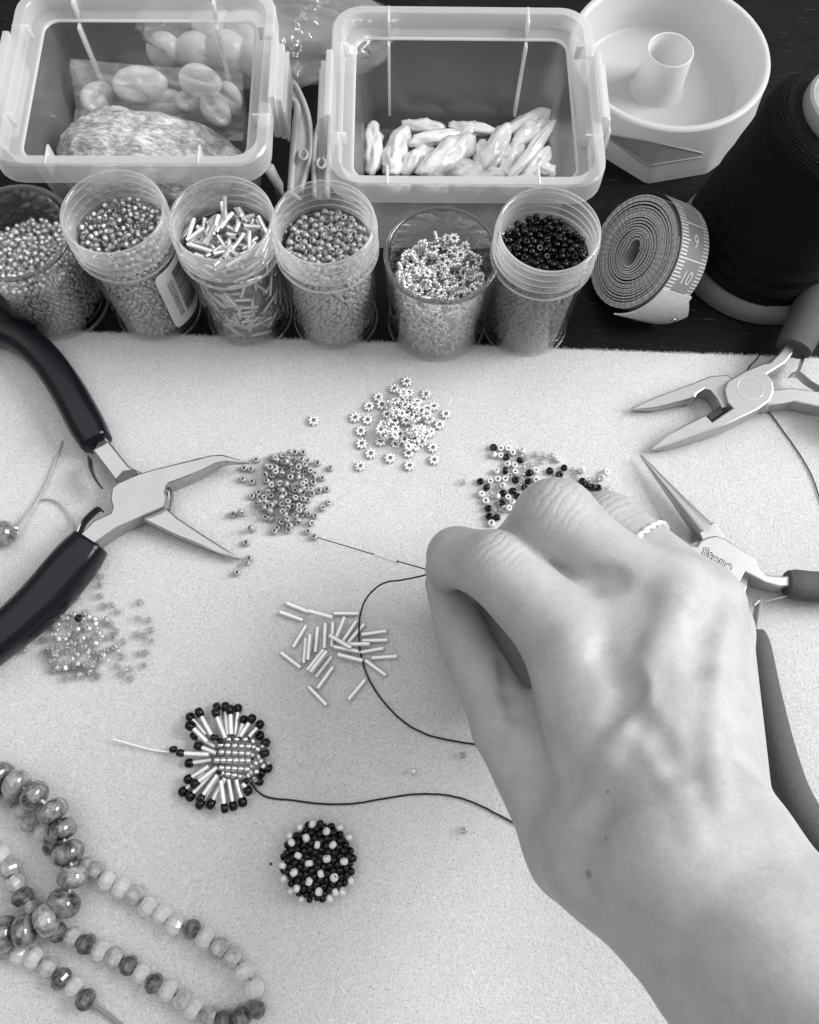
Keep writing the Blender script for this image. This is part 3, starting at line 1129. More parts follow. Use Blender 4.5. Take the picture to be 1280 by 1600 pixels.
# rough shell
zf = zoomed(0, 0, 2.46)
sh = MB().sphere((0, 0, 0), 1.0, 64, 40)
vs = []
for v in sh.v:
    k = 1 + 0.10 * noise.fractal(v * 2.0, 0.9, 2.0, 6) + 0.05 * noise.noise(v * 14) + 0.10 * math.exp(-((v.x + 0.55) / 0.3) ** 2) - 0.12 * math.exp(-((v.x + 0.22) / 0.12) ** 2) * max(0, v.z)
    vs.append(Vector((v.x * 4.05 * (1 + 0.3 * (k - 1)), v.y * 2.3 * k, v.z * 2.0 * k * (1.0 - 0.25 * max(0, v.x)))))
sh.v = vs
tag(put('rough_shell', sh.mesh('rough_shell', M['shell']), None, Vector((-11.45, 25.1, 2.05)), (0, 0.08, R(-4))),
    'big rough mottled shell lying in the left frosted box', 'shell')


def cowrie_mesh(i):
    m = MB().sphere((0, 0, 0), 1.0, 28, 18)
    vs, mi = [], []
    for v in m.v:
        gx = math.exp(-(v.y / 0.16) ** 2) * max(0, v.z) * max(0, 1 - v.x ** 4)
        teeth = 0.04 * math.sin(v.x * 26) * math.exp(-(v.y / 0.3) ** 2) * max(0, v.z)
        vs.append(Vector((v.x * 1.15, v.y * 0.78 * (1 - 0.12 * v.x), v.z * 0.55 * (1 - 0.95 * gx) + teeth)))
    m.v = vs
    return m.mesh('cowrie_shell', M['cowrie'])


cm = cowrie_mesh(0)
COWL = ['leftmost cowrie shell in the clear bag, tilted up on its edge', 'largest cowrie shell in the bag, left of the middle with its slit showing',
        'large cowrie shell at the upper right in the clear bag', 'cowrie shell at the lower right in the bag, slanting down', 'half hidden cowrie shell below the largest one in the bag',
        'small round cowrie shell in the middle of the bag', 'rightmost cowrie shell in the clear bag of the left box']
for (x, y, z, s, rz, rx, ry) in ((375, 370, 1.7, 0.8, 1.2, 0.5, 0.2), (540, 325, 2.0, 1.05, 0.25, 0.35, 0.1), (770, 310, 2.1, 0.9, -0.3, 0.4, 0.0),
                           (830, 420, 1.6, 0.8, -0.9, 0.3, 0.2), (640, 395, 1.3, 0.8, 0.1, 0.5, 0.0), (730, 385, 1.5, 0.65, 0.8, 0.3, 0.3), (880, 370, 1.6, 0.7, -0.8, 0.6, 0.0)):
    o = put('cowrie_shell', cm, None, at(*zf(x, y), z), (rx, ry, rz))
    o.scale = (s, s, s)
    tag(o, COWL.pop(0), 'shell', 'cowries in the clear bag')


def sheet(name, c00, c10, c11, c01, n=16, amp=0.12, seed=0, freq=1.2):
    m = MB()
    nrm = (c10 - c00).cross(c01 - c00).normalized()
    vs = []
    for j in range(n + 1):
        for i in range(n + 1):
            s, t = i / n, j / n
            p = c00.lerp(c10, s).lerp(c01.lerp(c11, s), t)
            q = noise.noise(Vector((p.x * freq + seed, p.y * freq, p.z * freq))) + 1.0 * abs(noise.noise(Vector((p.x * freq * 2.3, p.y * 2.3 * freq + seed, p.z * freq))))
            vs.append(p + nrm * amp * q)
    m.add(vs, [(j * (n + 1) + i, j * (n + 1) + i + 1, (j + 1) * (n + 1) + i + 1, (j + 1) * (n + 1) + i) for j in range(n) for i in range(n)])
    return m


bg = empty('clear_bag', at(240, 140, 1.5), 'small clear plastic bag of cowrie shells inside the left frosted box', 'plastic bag')
cs = [at(*zf(265, 228), 3.3), at(*zf(930, 280), 3.3), at(*zf(935, 540), 1.0), at(*zf(300, 540), 1.0)]
sheet('f', cs[0], cs[1], cs[2], cs[3], 36, 0.3, 1, 1.5).obj('front_sheet', M['bag'], bg, True, None)
off = Vector((0, 0.9, -0.9))
sheet('f', cs[0], cs[1], cs[2] + off, cs[3] + off, 22, 0.2, 5, 1.0).obj('back_sheet', M['bag'], bg, True, None)

# bag of pale balls behind the left box
bb = empty('crumpled_bag', (-7.5, 33.0, TABZ), 'crumpled clear bag of round white beads behind the left frosted box', 'plastic bag')
K = 26
blob = MB().sphere((0, 0, 0), 1.0, 60, 40)
blob.v = [Vector((v.x * 5.6, v.y * 2.7, v.z * 1.9)) * (1 + 0.16 * noise.fractal(v * 2.6 + Vector((3, 1, 4)), 1.0, 2.0, 4) + 0.08 * abs(noise.noise(v * 7))) + Vector((-7.4, 33.4, 1.9)) for v in blob.v]
blob.obj('film', M['bag'], bb, True, None)
ear = MB()
A_ = [at(470, 60, 3.0), at(505, -5, 3.2), at(498, 40, 2.2), at(478, 75, 2.0), at(446, 70, 2.2)]
sheet('e', at(440, 66, 2.4), at(512, -20, 3.4), at(494, 50, 1.4), at(458, 100, 1.2), 24, 0.6, 9, 2.2).obj('film_corner', M['bag_crisp'], bb, True, None)
sheet('e', at(441, 58, 2.6), at(462, 60, 2.4), at(476, 128, 0.8), at(467, 136, 0.8), 24, 0.5, 12, 2.2).obj('film_corner', M['bag_crisp'], bb, True, None)
ball = MB().sphere((0, 0, 0), 1.0, 24, 16).mesh('white_ball', M['cowrie'])
for (x, y, z, s) in ((-12.3, 32.6, 1.2, 0.85), (-10.9, 32.7, 1.0, 1.0), (-9.4, 32.7, 1.1, 1.05), (-7.9, 32.6, 1.0, 1.0), (-8.6, 33.9, 1.4, 1.0), (-10.2, 34.1, 1.4, 1.0)):
    o = put('white_ball', ball, None, (x, y, z))
    o.scale = (s, s * 0.9, s)
    tag(o, 'round white bead in the crumpled bag seen through the left box back wall', 'bead', 'white balls in the crumpled bag')

# ------------------------------------------------------------------ white tub with a centre tube
tub_c = Vector((10.95, 32.2, TABZ))
tub = empty('white_tub', tub_c, 'round white plastic tub with a hollow centre tube and a cutter window at its corner', 'tub')
b = MB()
n = 144
RT = 4.55
b.lathe([(RT, 2.75), (RT - 0.06, 2.86), (RT - 0.28, 2.84), (RT - 0.38, 2.65), (RT - 0.42, 2.2), (RT - 0.52, 2.1), (RT - 0.56, 1.5), (RT - 0.66, 1.38), (RT - 0.72, 1.0), (RT - 0.9, 0.85), (0.9, 0.8), (0.01, 0.8)], n)
b.obj('dish', M['white'], None, True, None)
dish = COL.objects['dish']
dish.parent = tub
tb_ = MB()
tb_.lathe([(1.3, 0.79), (1.16, 0.95), (1.1, 1.6), (1.06, 2.9), (1.02, 2.95), (0.96, 2.9), (0.92, 0.95), (0.3, 0.86), (0.01, 0.86)], 48)
put('centre_tube', tb_.mesh('tub_tube', M['white']), tub)
cl = [at(u, v, -0.1) - tub_c for u, v in ((1012, 284), (1106, 268), (1168, 222), (1185, 120), (1120, 30), (980, 30), (905, 110), (898, 214))]


def foot(ang):
    d = Vector((math.cos(ang), math.sin(ang)))
    best = 9
    for i in range(len(cl)):
        a, c2 = cl[i].to_2d(), cl[(i + 1) % len(cl)].to_2d()
        e = c2 - a
        den = d.x * e.y - d.y * e.x
        if abs(den) < 1e-6: continue
        tt = (a.x * e.y - a.y * e.x) / den
        ss = (a.x * d.y - a.y * d.x) / den
        if tt > 0 and -1e-6 <= ss <= 1 + 1e-6: best = min(best, tt)
    return best


rows = []
for k, z in ((0, 2.75), (0.02, 2.5), (0.2, 1.9), (0.55, 1.1), (0.9, 0.55), (1.0, 0.3), (1.0, 0.02)):
    rows.append([Vector(((RT * (1 - k) + foot(2 * pi * i / n) * k) * math.cos(2 * pi * i / n), (RT * (1 - k) + foot(2 * pi * i / n) * k) * math.sin(2 * pi * i / n), z)) for i in range(n)])
w = MB().loft(rows)
wall_bvh = BVHTree.FromPolygons([v + tub_c for v in w.v], w.f)
put('outer_wall', w.mesh('tub_wall', M['white'], True, 50), tub)


def hit(bvh, u, v, lift=0.0):
    d = (CAM_M @ Vector(((u - 640) / 1280.0, -(v - 800) / 1280.0, -1.0))).normalized()
    r = bvh.ray_cast(CAM_C, d)
    if r[0] is None:
        return None
    return r[0] + r[1] * lift


wt = NT('window_streaks')
wf = wt.noise(wt.coord((0.5, 5, 9), (0, 0.25, -0.2)), 1.4, 4.0, 0.6, 0.8)
M['streak'] = wt.done(wt.princ(wt.ramp(wf, [(0.38, 0.05), (0.62, 0.42)]), 0.4))
top_e, bot_e = ((946, 209), (1020, 222), (1098, 239)), ((946, 212), (1013, 259), (1098, 245))


def on_edge(e, s_):
    a_, b_, t_ = (e[0], e[1], s_ * 2) if s_ < 0.5 else (e[1], e[2], s_ * 2 - 1)
    return (a_[0] + (b_[0] - a_[0]) * t_, a_[1] + (b_[1] - a_[1]) * t_)


NW, NR = 28, 7
wv_ = []
for i in range(NW + 1):
    A_, B_ = on_edge(top_e, i / NW), on_edge(bot_e, i / NW)
    for r_ in range(NR + 1):
        t_ = r_ / NR
        h_ = hit(wall_bvh, A_[0] + (B_[0] - A_[0]) * t_, A_[1] + (B_[1] - A_[1]) * t_, 0.035)
        wv_.append((h_ if h_ is not None else at(A_[0], A_[1], 1.0)) - tub_c)
win = MB().add(wv_, [(i * (NR + 1) + r_, (i + 1) * (NR + 1) + r_, (i + 1) * (NR + 1) + r_ + 1, i * (NR + 1) + r_ + 1) for i in range(NW) for r_ in range(NR)])
put('cutter_window', win.mesh('cutter_window', M['streak'], False), tub)
loop = [wv_[i * (NR + 1)] for i in range(NW + 1)] + [wv_[i * (NR + 1) + NR] for i in range(NW, -1, -1)]
fr = MB().tube(loop + [loop[0]], 0.06, 8, 0, 1.0, caps=False)
put('window_edge', fr.mesh('window_edge', M['white']), tub)

# ------------------------------------------------------------------ cone of black thread
SPc = at(1184, 393, TABZ)
spool = empty('thread_cone', SPc, 'tall cone of black thread on a grey plastic base', 'thread spool')
b = MB()
b.lathe([(0.01, 0.0), (3.75, 0.0), (3.85, 0.08), (3.85, 0.4), (3.7, 0.75), (3.5, 0.95), (0.01, 1.0)], 72)
put('base', b.mesh('spool_base', M['greyplastic'], True, 40), spool)
wv = MB()
prof = []
nz = 260
for i in range(nz + 1):
    t = i / nz
    z = 0.95 + 7.0 * t
    r = 3.55 - 0.85 * t
    if t > 0.9:
        r -= ((t - 0.9) / 0.1) ** 2 * 0.55
    if t < 0.05:
        r -= 0.15 * (1 - t / 0.05)
    r += 0.022 * math.sin(i * 1.9) + 0.05 * noise.noise(Vector((t * 9, 0, 0)))
    prof.append((r, z))
seg = 90
vs = []
for i, (r, z) in enumerate(prof):
    for k in range(seg):
        a = 2 * pi * k / seg
        t = (z - 0.95) / 7.0
        band = 0.07 * max(0, 1 - t * 2.6) * math.sin(z * 7.5 + 1.6 * math.cos(a + 0.5))
        fz_ = 0.012 * noise.noise(Vector((math.cos(a) * 9, math.sin(a) * 9, z * 6)))
        rr = r + band + fz_
        vs.append((rr * math.cos(a), rr * math.sin(a), z + 0.16 * math.sin(a * 2 + z)))
wv.add(vs, [(i * seg + k, i * seg + (k + 1) % seg, (i + 1) * seg + (k + 1) % seg, (i + 1) * seg + k) for i in range(nz) for k in range(seg)] + [tuple(range(nz * seg, nz * seg + seg))])
tt_ = NT('black_winding')
wz = tt_.n('ShaderNodeTexWave', wave_type='BANDS', bands_direction='Z')
wz.inputs['Scale'].default_value = 9.0
wz.inputs['Distortion'].default_value = 2.0
wz.inputs['Detail'].default_value = 2.0
tt_.link(tt_.coord(), wz.inputs['Vector'])
fn = tt_.noise(tt_.coord((30, 30, 30)), 1.0, 2.0)
M['winding'] = tt_.done(tt_.princ(tt_.ramp(fn, [(0.4, 0.002), (0.75, 0.006)]), 0.6, 0, tt_.bump(tt_.add(wz.outputs['Fac'], tt_.mul(fn, 0.8)), 0.7, 0.04), Specular_IOR_Level=0.18))
put('thread_winding', wv.mesh('thread_winding', M['winding']), spool)
cp = MB()
cp.lathe([(0.01, 8.35), (1.15, 8.35), (1.2, 8.31), (1.25, 8.35), (1.42, 8.35), (1.47, 8.5), (1.55, 8.55), (1.66, 8.5), (1.72, 8.3), (1.74, 7.7), (1.6, 7.5)], 56)
put('cap', cp.mesh('spool_cap', M['capgrey'], True, 40), spool)

# ------------------------------------------------------------------ rolled tape measure
ctr_t = at(988, 393, 2.3)
tocam = (CAM_C - ctr_t).normalized()
imx, imy = CAM_M @ Vector((1, 0, 0)), CAM_M @ Vector((0, 1, 0))
lat = (imx * -0.93 + imy * 0.30)
lat = (lat - tocam * lat.dot(tocam)).normalized()
axis = (tocam * 0.72 + lat * 0.69).normalized()          # from the roll's middle out through its near face
upv = imy - axis * imy.dot(axis)
upv.normalize()
sid = upv.cross(axis).normalized()
TR, TW = 2.28, 1.72
roll_c = ctr_t - axis * 0.35
tape = empty('tape_measure', roll_c, 'rolled cloth tape measure standing on edge, marked 9 and 10', 'tape measure')


def tp(r, a, w):
    """radius, angle, and distance along the axis from the near face"""
    return sid * (r * math.cos(a)) + upv * (r * math.sin(a)) + axis * (0.35 - w)


turns, r0 = 17, 0.50
th = 0.066
per = 90
sp_ = MB()
nN = turns * per
vs = []
for i in range(nN + 1):
    a = 2 * pi * i / per
    t = i / nN
    gap = 0.03 * noise.noise(Vector((t * 40, 2, 0))) + 0.025 * math.sin(t * 17)
    r = r0 + (TR - r0) * t + gap
    squash = 1 - 0.5 * max(0, 1 - t * 4) * (math.cos(a + 0.6) ** 2)
    r *= squash
    rib = 0.012 * (1 if i % 2 else -1)
    w0 = 0.05 * noise.noise(Vector((t * 23, 5, 0))) + rib
    vs += [tp(r, a, w0), tp(r + th, a, w0), tp(r + th, a, TW), tp(r, a, TW)]
fs, mi = [], []
for i in range(nN):
    p, q = i * 4, i * 4 + 4
    for k in range(4):
        l = (k + 1) % 4
        fs.append((p + k, q + k, q + l, p + l))
        mi.append({0: 0, 1: 1, 2: 0, 3: 1}[k])
sp_.add(vs, fs)
sp_.mi = mi
put('roll', sp_.mesh('tape_roll', [M['tape_edge'], M['tape_face']], False), tape)
# graduations and numbers on the outer turn
RO = TR + th + 0.10


def ang_of(u, v):
    """angle on the roll's side nearest to the line of sight through a pixel"""
    best = None
    for k in range(720):
        a = 2 * pi * k / 720
        p = roll_c + tp(RO, a, TW * 0.5)
        q = CAM_M.transposed() @ (p - CAM_C)
        pu, pv = 640 + 1280 * q.x / -q.z, 800 - 1280 * q.y / -q.z
        nrm = (tp(1, a, 0.35)).normalized()
        if nrm.dot(CAM_C - p) < 0: continue
        d = (pu - u) ** 2 + (pv - v) ** 2
        if best is None or d < best[0]:
            best = (d, a)
    return best[1]


a9, a10 = ang_of(1075, 378), ang_of(1065, 432)
step = (a10 - a9 + pi) % (2 * pi) - pi
ln = MB()


def strip(mb, a0, a1, w0, w1, r):
    n_ = max(1, int(abs(a1 - a0) / 0.08))
    vs = []
    for k in range(n_ + 1):
        a = a0 + (a1 - a0) * k / n_
        vs += [tp(r, a, w0), tp(r, a, w1)]
    mb.add(vs, [(2 * k, 2 * k + 1, 2 * k + 3, 2 * k + 2) for k in range(n_)])


for k in range(-16, 13):
    a = a9 + step * (k / 10.0 + 0.5)
    L = 0.42 if k % 5 else 0.55
    strip(ln, a - 0.014, a + 0.014, 0.03, L, RO)
    strip(ln, a - 0.010, a + 0.010, TW - 0.36, TW - 0.03, RO)
    if k in (0, -10, 10):
        strip(ln, a - 0.012, a + 0.012, 0.03, TW - 0.03, RO)
gr_ = put('graduations', ln.mesh('graduations', M['tape_print'], False), tape)
gr_['kind'] = 'stuff'
for s, a in (('9', a9), ('10', a10)):
    vs, fs = text_mesh(s, 0.78)
    nm = MB()
    sg = 1 if step < 0 else -1
    nm.add([tp(RO + 0.004, a + sg * v.y / RO, TW * 0.52 + v.x * 0.8) for v in vs], fs)
    put('number', nm.mesh('number', M['tape_print'], False), tape)
# outer skin of the last turn
skn = MB()
strip(skn, a9 - step * 1.6, a9 + step * 1.42, 0.0, TW, RO - 0.018)
put('outer_turn', skn.mesh('outer_turn', M['tape_face'], True), tape)
# pale plastic end tab with a rivet, wrapped under the roll
sgn = step / abs(step)
ae = a9 + step * 1.42
tab = MB()
tv = []
NS = 14
for k in range(NS + 1):
    a = ae + sgn * 1.05 * k / NS
    r = RO + 0.03 + 0.04 * (k / NS)
    w0, w1 = -0.04, TW + 0.04 + 1.0 * max(0, min(1, (k - 1) / 4)) * (1 - 0.5 * k / NS)
    for ww, rr in ((w0, r), (w1, r), (w1, r + 0.07), (w0, r + 0.07)):
        tv.append(tp(rr, a, ww))
tab.add(tv, [f for k in range(NS) for f in ((4 * k, 4 * k + 1, 4 * k + 5, 4 * k + 4), (4 * k + 1, 4 * k + 2, 4 * k + 6, 4 * k + 5), (4 * k + 2, 4 * k + 3, 4 * k + 7, 4 * k + 6), (4 * k + 3, 4 * k, 4 * k + 4, 4 * k + 7))] + [(0, 3, 2, 1), (4 * NS, 4 * NS + 1, 4 * NS + 2, 4 * NS + 3)])
put('end_tab', tab.mesh('end_tab', M['tape_end'], True, 40), tape)
rv = MB().sphere(tp(RO + 0.15, ae + sgn * 0.52, TW + 0.42), 0.1, 12, 8)
put('rivet', rv.mesh('rivet', M['steel']), tape)


# ------------------------------------------------------------------ pliers
def outline(zf, pts, z):
    out = []
    for p in pts:
        zt = p[2] if len(p) > 2 else z[1]
        zb = p[3] if len(p) > 3 else z[0]
        q = at(*zf(p[0], p[1]), zt)
        out.append((q.x, q.y, zt, zb))
    return out


def plier_piece(name, zf, pts, z, m, parent, bev=0.07, sharp=18):
    return MB().prism(outline(zf, pts, z), z[0], z[1], bev).obj(name, m, parent, True, sharp)


def grip(name, pts, m, parent, square=2.6, flat=0.85, seg=20):
    """pts: (u, v, z, half width in pixels)"""
    P = [tuple(at(u, v, z)) + (hw / pxs(at(u, v, z)),) for u, v, z, hw in pts]
    S = spline(P, 7)
    path = [Vector(s[:3]) for s in S]
    rad = [s[3] for s in S]
    d0 = (path[0] - path[1]).normalized()
    path = [path[0] + d0 * 0.06] + path
    rad = [rad[0] * 0.86] + rad
    return MB().tube(path, rad, seg, 0, flat, square=square).obj(name, m, parent, True, 50)


# black handled bent nose pliers
zA = zoomed(120, 640, 4.571)
pA = empty('bent_nose_pliers', at(170, 770, 0.0), 'polished bent nose pliers with glossy black handles, at the left of the mat', 'pliers')
plier_piece('back_jaw', zA, [(110, 290), (180, 165), (375, 405), (470, 450), (600, 560), (640, 700), (720, 770, .62), (900, 890, .55), (1060, 990, .5, .1), (1172, 1062, .32, .14),
                             (1140, 1074, .32, .14), (960, 1002, .5), (700, 900, .6), (480, 792, .72), (400, 700), (300, 560), (265, 495)], (0.06, 0.74), M['steel'], pA)
plier_piece('front_jaw', zA, [(440, 455), (540, 425), (700, 386), (840, 350, 1.0, .2), (960, 322, .95, .3), (1040, 318, .9, .35), (1130, 343, .82, .45), (1228, 378, .7, .5),
                              (1130, 372, .82, .42), (1060, 366, .9, .35), (990, 380, .95, .3), (900, 425, 1.0, .22), (760, 482), (655, 520), (634, 545), (633, 585), (640, 625), (620, 690),
                              (490, 745), (370, 800), (280, 840), (150, 930), (65, 1020), (20, 890), (120, 790), (240, 735), (252, 700), (236, 640), (246, 560), (290, 520)],
            (0.10, 1.02), M['steel'], pA)
plier_piece('joint_shadow_gap', zA, [(270, 500), (330, 435), (400, 425), (440, 455), (360, 500), (290, 520)], (0.5, 0.80), M['dark_steel'], pA, 0.03)
pv = MB()
pv.tube(spline([at(*zA(650, 560), .55), at(*zA(668, 620), .6), at(*zA(650, 715), .55)], 6), 0.13, 10, 0, 1.5)
pv.obj('pivot_edge', M['steel'], pA)
for pts in ([(92, 345), (105, 430), (140, 505), (172, 552)], [(18, 885), (50, 810), (105, 750), (155, 712), (180, 720)]):
    s_ = MB()
    s_.tube(spline([at(*zA(*p), 0.72) for p in pts], 6), 0.035, 8, 0, 7.0, square=5)
    s_.obj('leaf_spring', M['dark_steel'], pA)
grip('handle', [(151, 692, .68, 24), (136, 664, .68, 27), (105, 608, .68, 26), (72, 562, .68, 25), (35, 530, .68, 25), (-10, 512, .68, 25), (-70, 500, .68, 25)], M['vinyl'], pA, 3.2, 0.95)
grip('handle', [(142, 848, .74, 29), (118, 878, .74, 34), (70, 935, .74, 35), (15, 985, .74, 33), (-50, 1035, .74, 32), (-110, 1075, .74, 30)], M['vinyl'], pA, 3.2, 0.9)

# long nose pliers, upper right
zB = zoomed(980, 440, 4.267)
pB = empty('long_nose_pliers', at(1172, 610, 0.0), 'brushed long nose pliers with a round pivot mark, at the upper right of the mat', 'pliers')
plier_piece('back_jaw', zB, [(32, 838, .36, .15), (200, 762, .6, .1), (420, 682, .8), (560, 626), (670, 620), (700, 640), (960, 700), (985, 718), (1110, 706), (1290, 732), (1330, 745), (1330, 850), (1280, 832), (1120, 797), (1035, 812), (950, 822),
                             (800, 800), (700, 832), (640, 842), (600, 770), (560, 724), (520, 714), (470, 745), (455, 772), (430, 776, .75), (200, 836, .55, .1), (34, 852, .34, .15)],
            (0.08, 0.86), M['brushed'], pB, 0.06)
plier_piece('front_jaw', zB, [(160, 1112, .42, .2), (280, 1012, .7, .12), (400, 946, .95), (525, 886), (568, 931), (706, 838), (672, 800), (652, 720), (665, 665), (780, 595), (900, 545), (950, 536), (1020, 470), (1095, 370),
                              (1140, 410), (1105, 480), (1060, 540), (938, 615), (975, 668), (982, 730), (955, 795), (880, 850), (680, 948), (480, 1022, 1.0), (300, 1084, .75, .12), (178, 1122, .42, .2)],
            (0.12, 1.14), M['brushed'], pB, 0.07)
c = at(*zB(820, 714), 1.14)
rg = MB()
rg.tube([c + Vector((0.52 * math.cos(t), 0.52 * math.sin(t), 0.004)) for t in np.linspace(0, 2 * pi, 48)], 0.016, 6, 0, 1, caps=False)
rg.obj('pivot_ring', M['silver_matt'], pB)
plier_piece('cutter_pit', zB, [(568, 925), (700, 838), (640, 800), (600, 850), (540, 885)], (0.2, 0.7), M['dark_steel'], pB, 0.03)
for pts in ([(1090, 625), (1140, 620), (1200, 670), (1275, 715), (1330, 740)], [(1180, 490), (1160, 550), (1140, 600)]):
    s_ = MB()
    s_.tube(spline([at(*zB(*p), 0.7) for p in pts], 6), 0.03, 8, 0, 8.0, square=5)
    s_.obj('leaf_spring', M['brushed'], pB)
grip('handle', [(1240, 545, 1.0, 27), (1255, 515, 1.1, 29), (1275, 472, 1.2, 31), (1300, 420, 1.3, 32), (1335, 350, 1.3, 31)], M['foam'], pB, 2.2, 0.9)
grip('handle', [(1296, 640, .8, 22), (1340, 655, .8, 26), (1400, 680, .8, 27)], M['foam'], pB, 2.2, 0.9)

# round nose pliers under the hand
zC = zoomed(960, 440, 2.667)
pC = empty('round_nose_pliers', at(1120, 885, 0.0), 'round nose pliers stamped Stone with grey foam handles, beside the hand', 'pliers')
for (tip, root, r0_, r1_) in (((108, 722), (385, 1052), 0.05, 0.40), ((40, 935), (300, 1122), 0.05, 0.36)):
    P0, P1 = at(*zC(*tip), 0.30), at(*zC(*root), 0.62)
    k = [P0.lerp(P1, t) for t in (0, 0.02, 0.3, 0.6, 0.9, 1.0)]
    MB().tube(k, [r0_ * 0.5, r0_, r0_ + (r1_ - r0_) * 0.3, r0_ + (r1_ - r0_) * 0.62, r1_, r1_], 18).obj('jaw', M['brushed'], pC, True, 50)
plier_piece('collar', zC, [(355, 1045), (418, 998), (463, 1062), (440, 1085), (380, 1100)], (0.1, 0.98), M['brushed'], pC, 0.05)
plier_piece('back_plate', zC, [(300, 1095), (400, 1060), (560, 1160), (585, 1170), (540, 1320), (575, 1480), (550, 1490), (505, 1340), (430, 1280), (300, 1150)], (0.06, 0.66), M['brushed'], pC, 0.05)
plier_piece('front_plate', zC, [(290, 1112), (306, 1094), (345, 1102), (362, 1078), (390, 1064), (425, 1058), (458, 1068), (560, 1132), (592, 1158), (606, 1200), (640, 1222), (700, 1228), (752, 1222), (756, 1268), (690, 1272), (630, 1255), (545, 1210),
                                (528, 1245), (500, 1270), (465, 1280), (435, 1268), (380, 1220), (284, 1140)], (0.12, 1.06), M['brushed'], pC, 0.06)
tcen = at(*zC(428, 1157), 1.06)
tdir = (at(*zC(494, 1190), 1.06) - at(*zC(366, 1122), 1.06))
ta = math.atan2(tdir.y, tdir.x)
rt = Matrix.Rotation(ta, 3, 'Z')
vs, fs = text_mesh('Stone', 0.62, 0, 0.03)
wsc = tdir.length / (max(v.x for v in vs) - min(v.x for v in vs))
lt_ = MB().add([tcen + rt @ (v * wsc) + Vector((0, 0, 0.005)) for v in vs], fs)
st_o = lt_.obj('stamp_outline', M['dark_steel'], pC, False, None)
vs, fs = text_mesh('Stone', 0.62, 0, -0.004)
MB().add([tcen + rt @ (v * wsc) + Vector((0, 0, 0.009)) for v in vs], fs).obj('stamp_letters', M['brushed'], st_o, False, None)
grip('handle', [(1230, 912, .75, 21), (1245, 914, .75, 24), (1275, 917, .75, 24), (1320, 918, .75, 25), (1380, 915, .75, 25)], M['foam'], pC, 2.3, 0.9)
grip('handle', [(1180, 988, .75, 15), (1184, 1010, .75, 20), (1196, 1080, .8, 23), (1213, 1160, .9, 26), (1236, 1235, 1.0, 28), (1270, 1296, 1.1, 30), (1330, 1362, 1.2, 30), (1400, 1420, 1.2, 30)], M['foam'], pC, 2.2, 0.9)
s_ = MB()
s_.tube(spline([at(1178, 985, .72), at(1182, 960, .72), at(1186, 938, .74)], 5), 0.05, 8, 0, 5.0, square=5)
s_.tube([at(1178, 944, .95), at(1230, 931, .8)], 0.025, 8)
s_.tube([at(1178, 946, .98), at(1186, 938, .98)], 0.06, 8)
s_.obj('spring', M['brushed'], pC)


# ------------------------------------------------------------------ loose beads on the mat
def drop_px(name, me, px, label, group, cat, tilt=0.35, z=0.1, rad=0.125):
    """loose beads at given places, later ones riding up on earlier ones"""
    pts = []
    for u, v in px:
        p = at(u, v, z)
        zz = 0.0
        for (a, b, c) in pts:
            d2 = (a - p.x) ** 2 + (b - p.y) ** 2
            if d2 < (1.75 * rad) ** 2:
                zz = max(zz, c + math.sqrt((2 * rad) ** 2 - d2) * 0.8)
        pts.append((p.x, p.y, zz))
        q = rquat(min(1.5, abs(random.gauss(0, tilt))) if zz == 0 else random.uniform(0, 1.3))
        lift = 0.035 * abs(math.sin(min(1.5, q.angle)))
        o = put(name, me, None, (p.x, p.y, z + lift + zz), tuple(q))
        s = random.uniform(0.94, 1.06)
        o.scale = (s, s, s)
        tag(o, label, cat, group)


def heap(name, me, n, cu, cv, su, sv, label, group, cat, rad, z=0.1, tilt=0.7, rot=0.0, clip=2.2, power=1.0):
    c0 = at(cu, cv, 0.1)
    k = pxs(c0)

    def samp():
        while True:
            a, b = random.gauss(0, 1), random.gauss(0, 1)
            if a * a + b * b < clip * clip:
                x, y = a * su / k, b * sv / k / 0.85
                return c0.x + x * math.cos(rot) - y * math.sin(rot), c0.y + x * math.sin(rot) + y * math.cos(rot)
    for x, y, zz in deposit(n, samp, rad, 0.0, 3):
        q = rquat(abs(random.gauss(0, 0.3 if zz < 0.02 else tilt)))
        o = put(name, me, None, (x, y, z + 0.02 + zz * 0.85), tuple(q))
        s = random.uniform(0.92, 1.08)
        o.scale = (s, s, s)
        tag(o, label, cat, group)


GL, GG = 'glazed grey seed bead lying loose on the felt by the bent nose pliers', 'grey seed beads loose on the felt'
heap('grey_seed_bead', ME_GREY, 108, 447, 768, 27, 30, GL, GG, 'seed bead', 0.125, clip=1.75)
zf = zoomed(370, 690, 8.0)
drop_px('grey_seed_bead', ME_GREY, [zf(*p) for p in ((725, 135), (830, 140), (565, 165), (430, 205), (240, 230), (90, 335), (180, 350), (75, 475), (190, 505), (190, 685), (258, 785), (1010, 270), (1170, 335),
        (1070, 460), (975, 405), (1125, 595), (1145, 765), (1070, 835), (980, 930), (930, 1020), (890, 1125), (970, 1195), (640, 1110), (470, 1125), (200, 1095), (75, 900), (885, 250), (420, 885), (425, 965), (1030, 610), (635, 225), (860, 385), (285, 695))]
        + [(364, 804), (378, 803), (394, 828), (385, 848), (390, 873), (387, 881), (370, 895)], GL, GG, 'seed bead', 0.3)

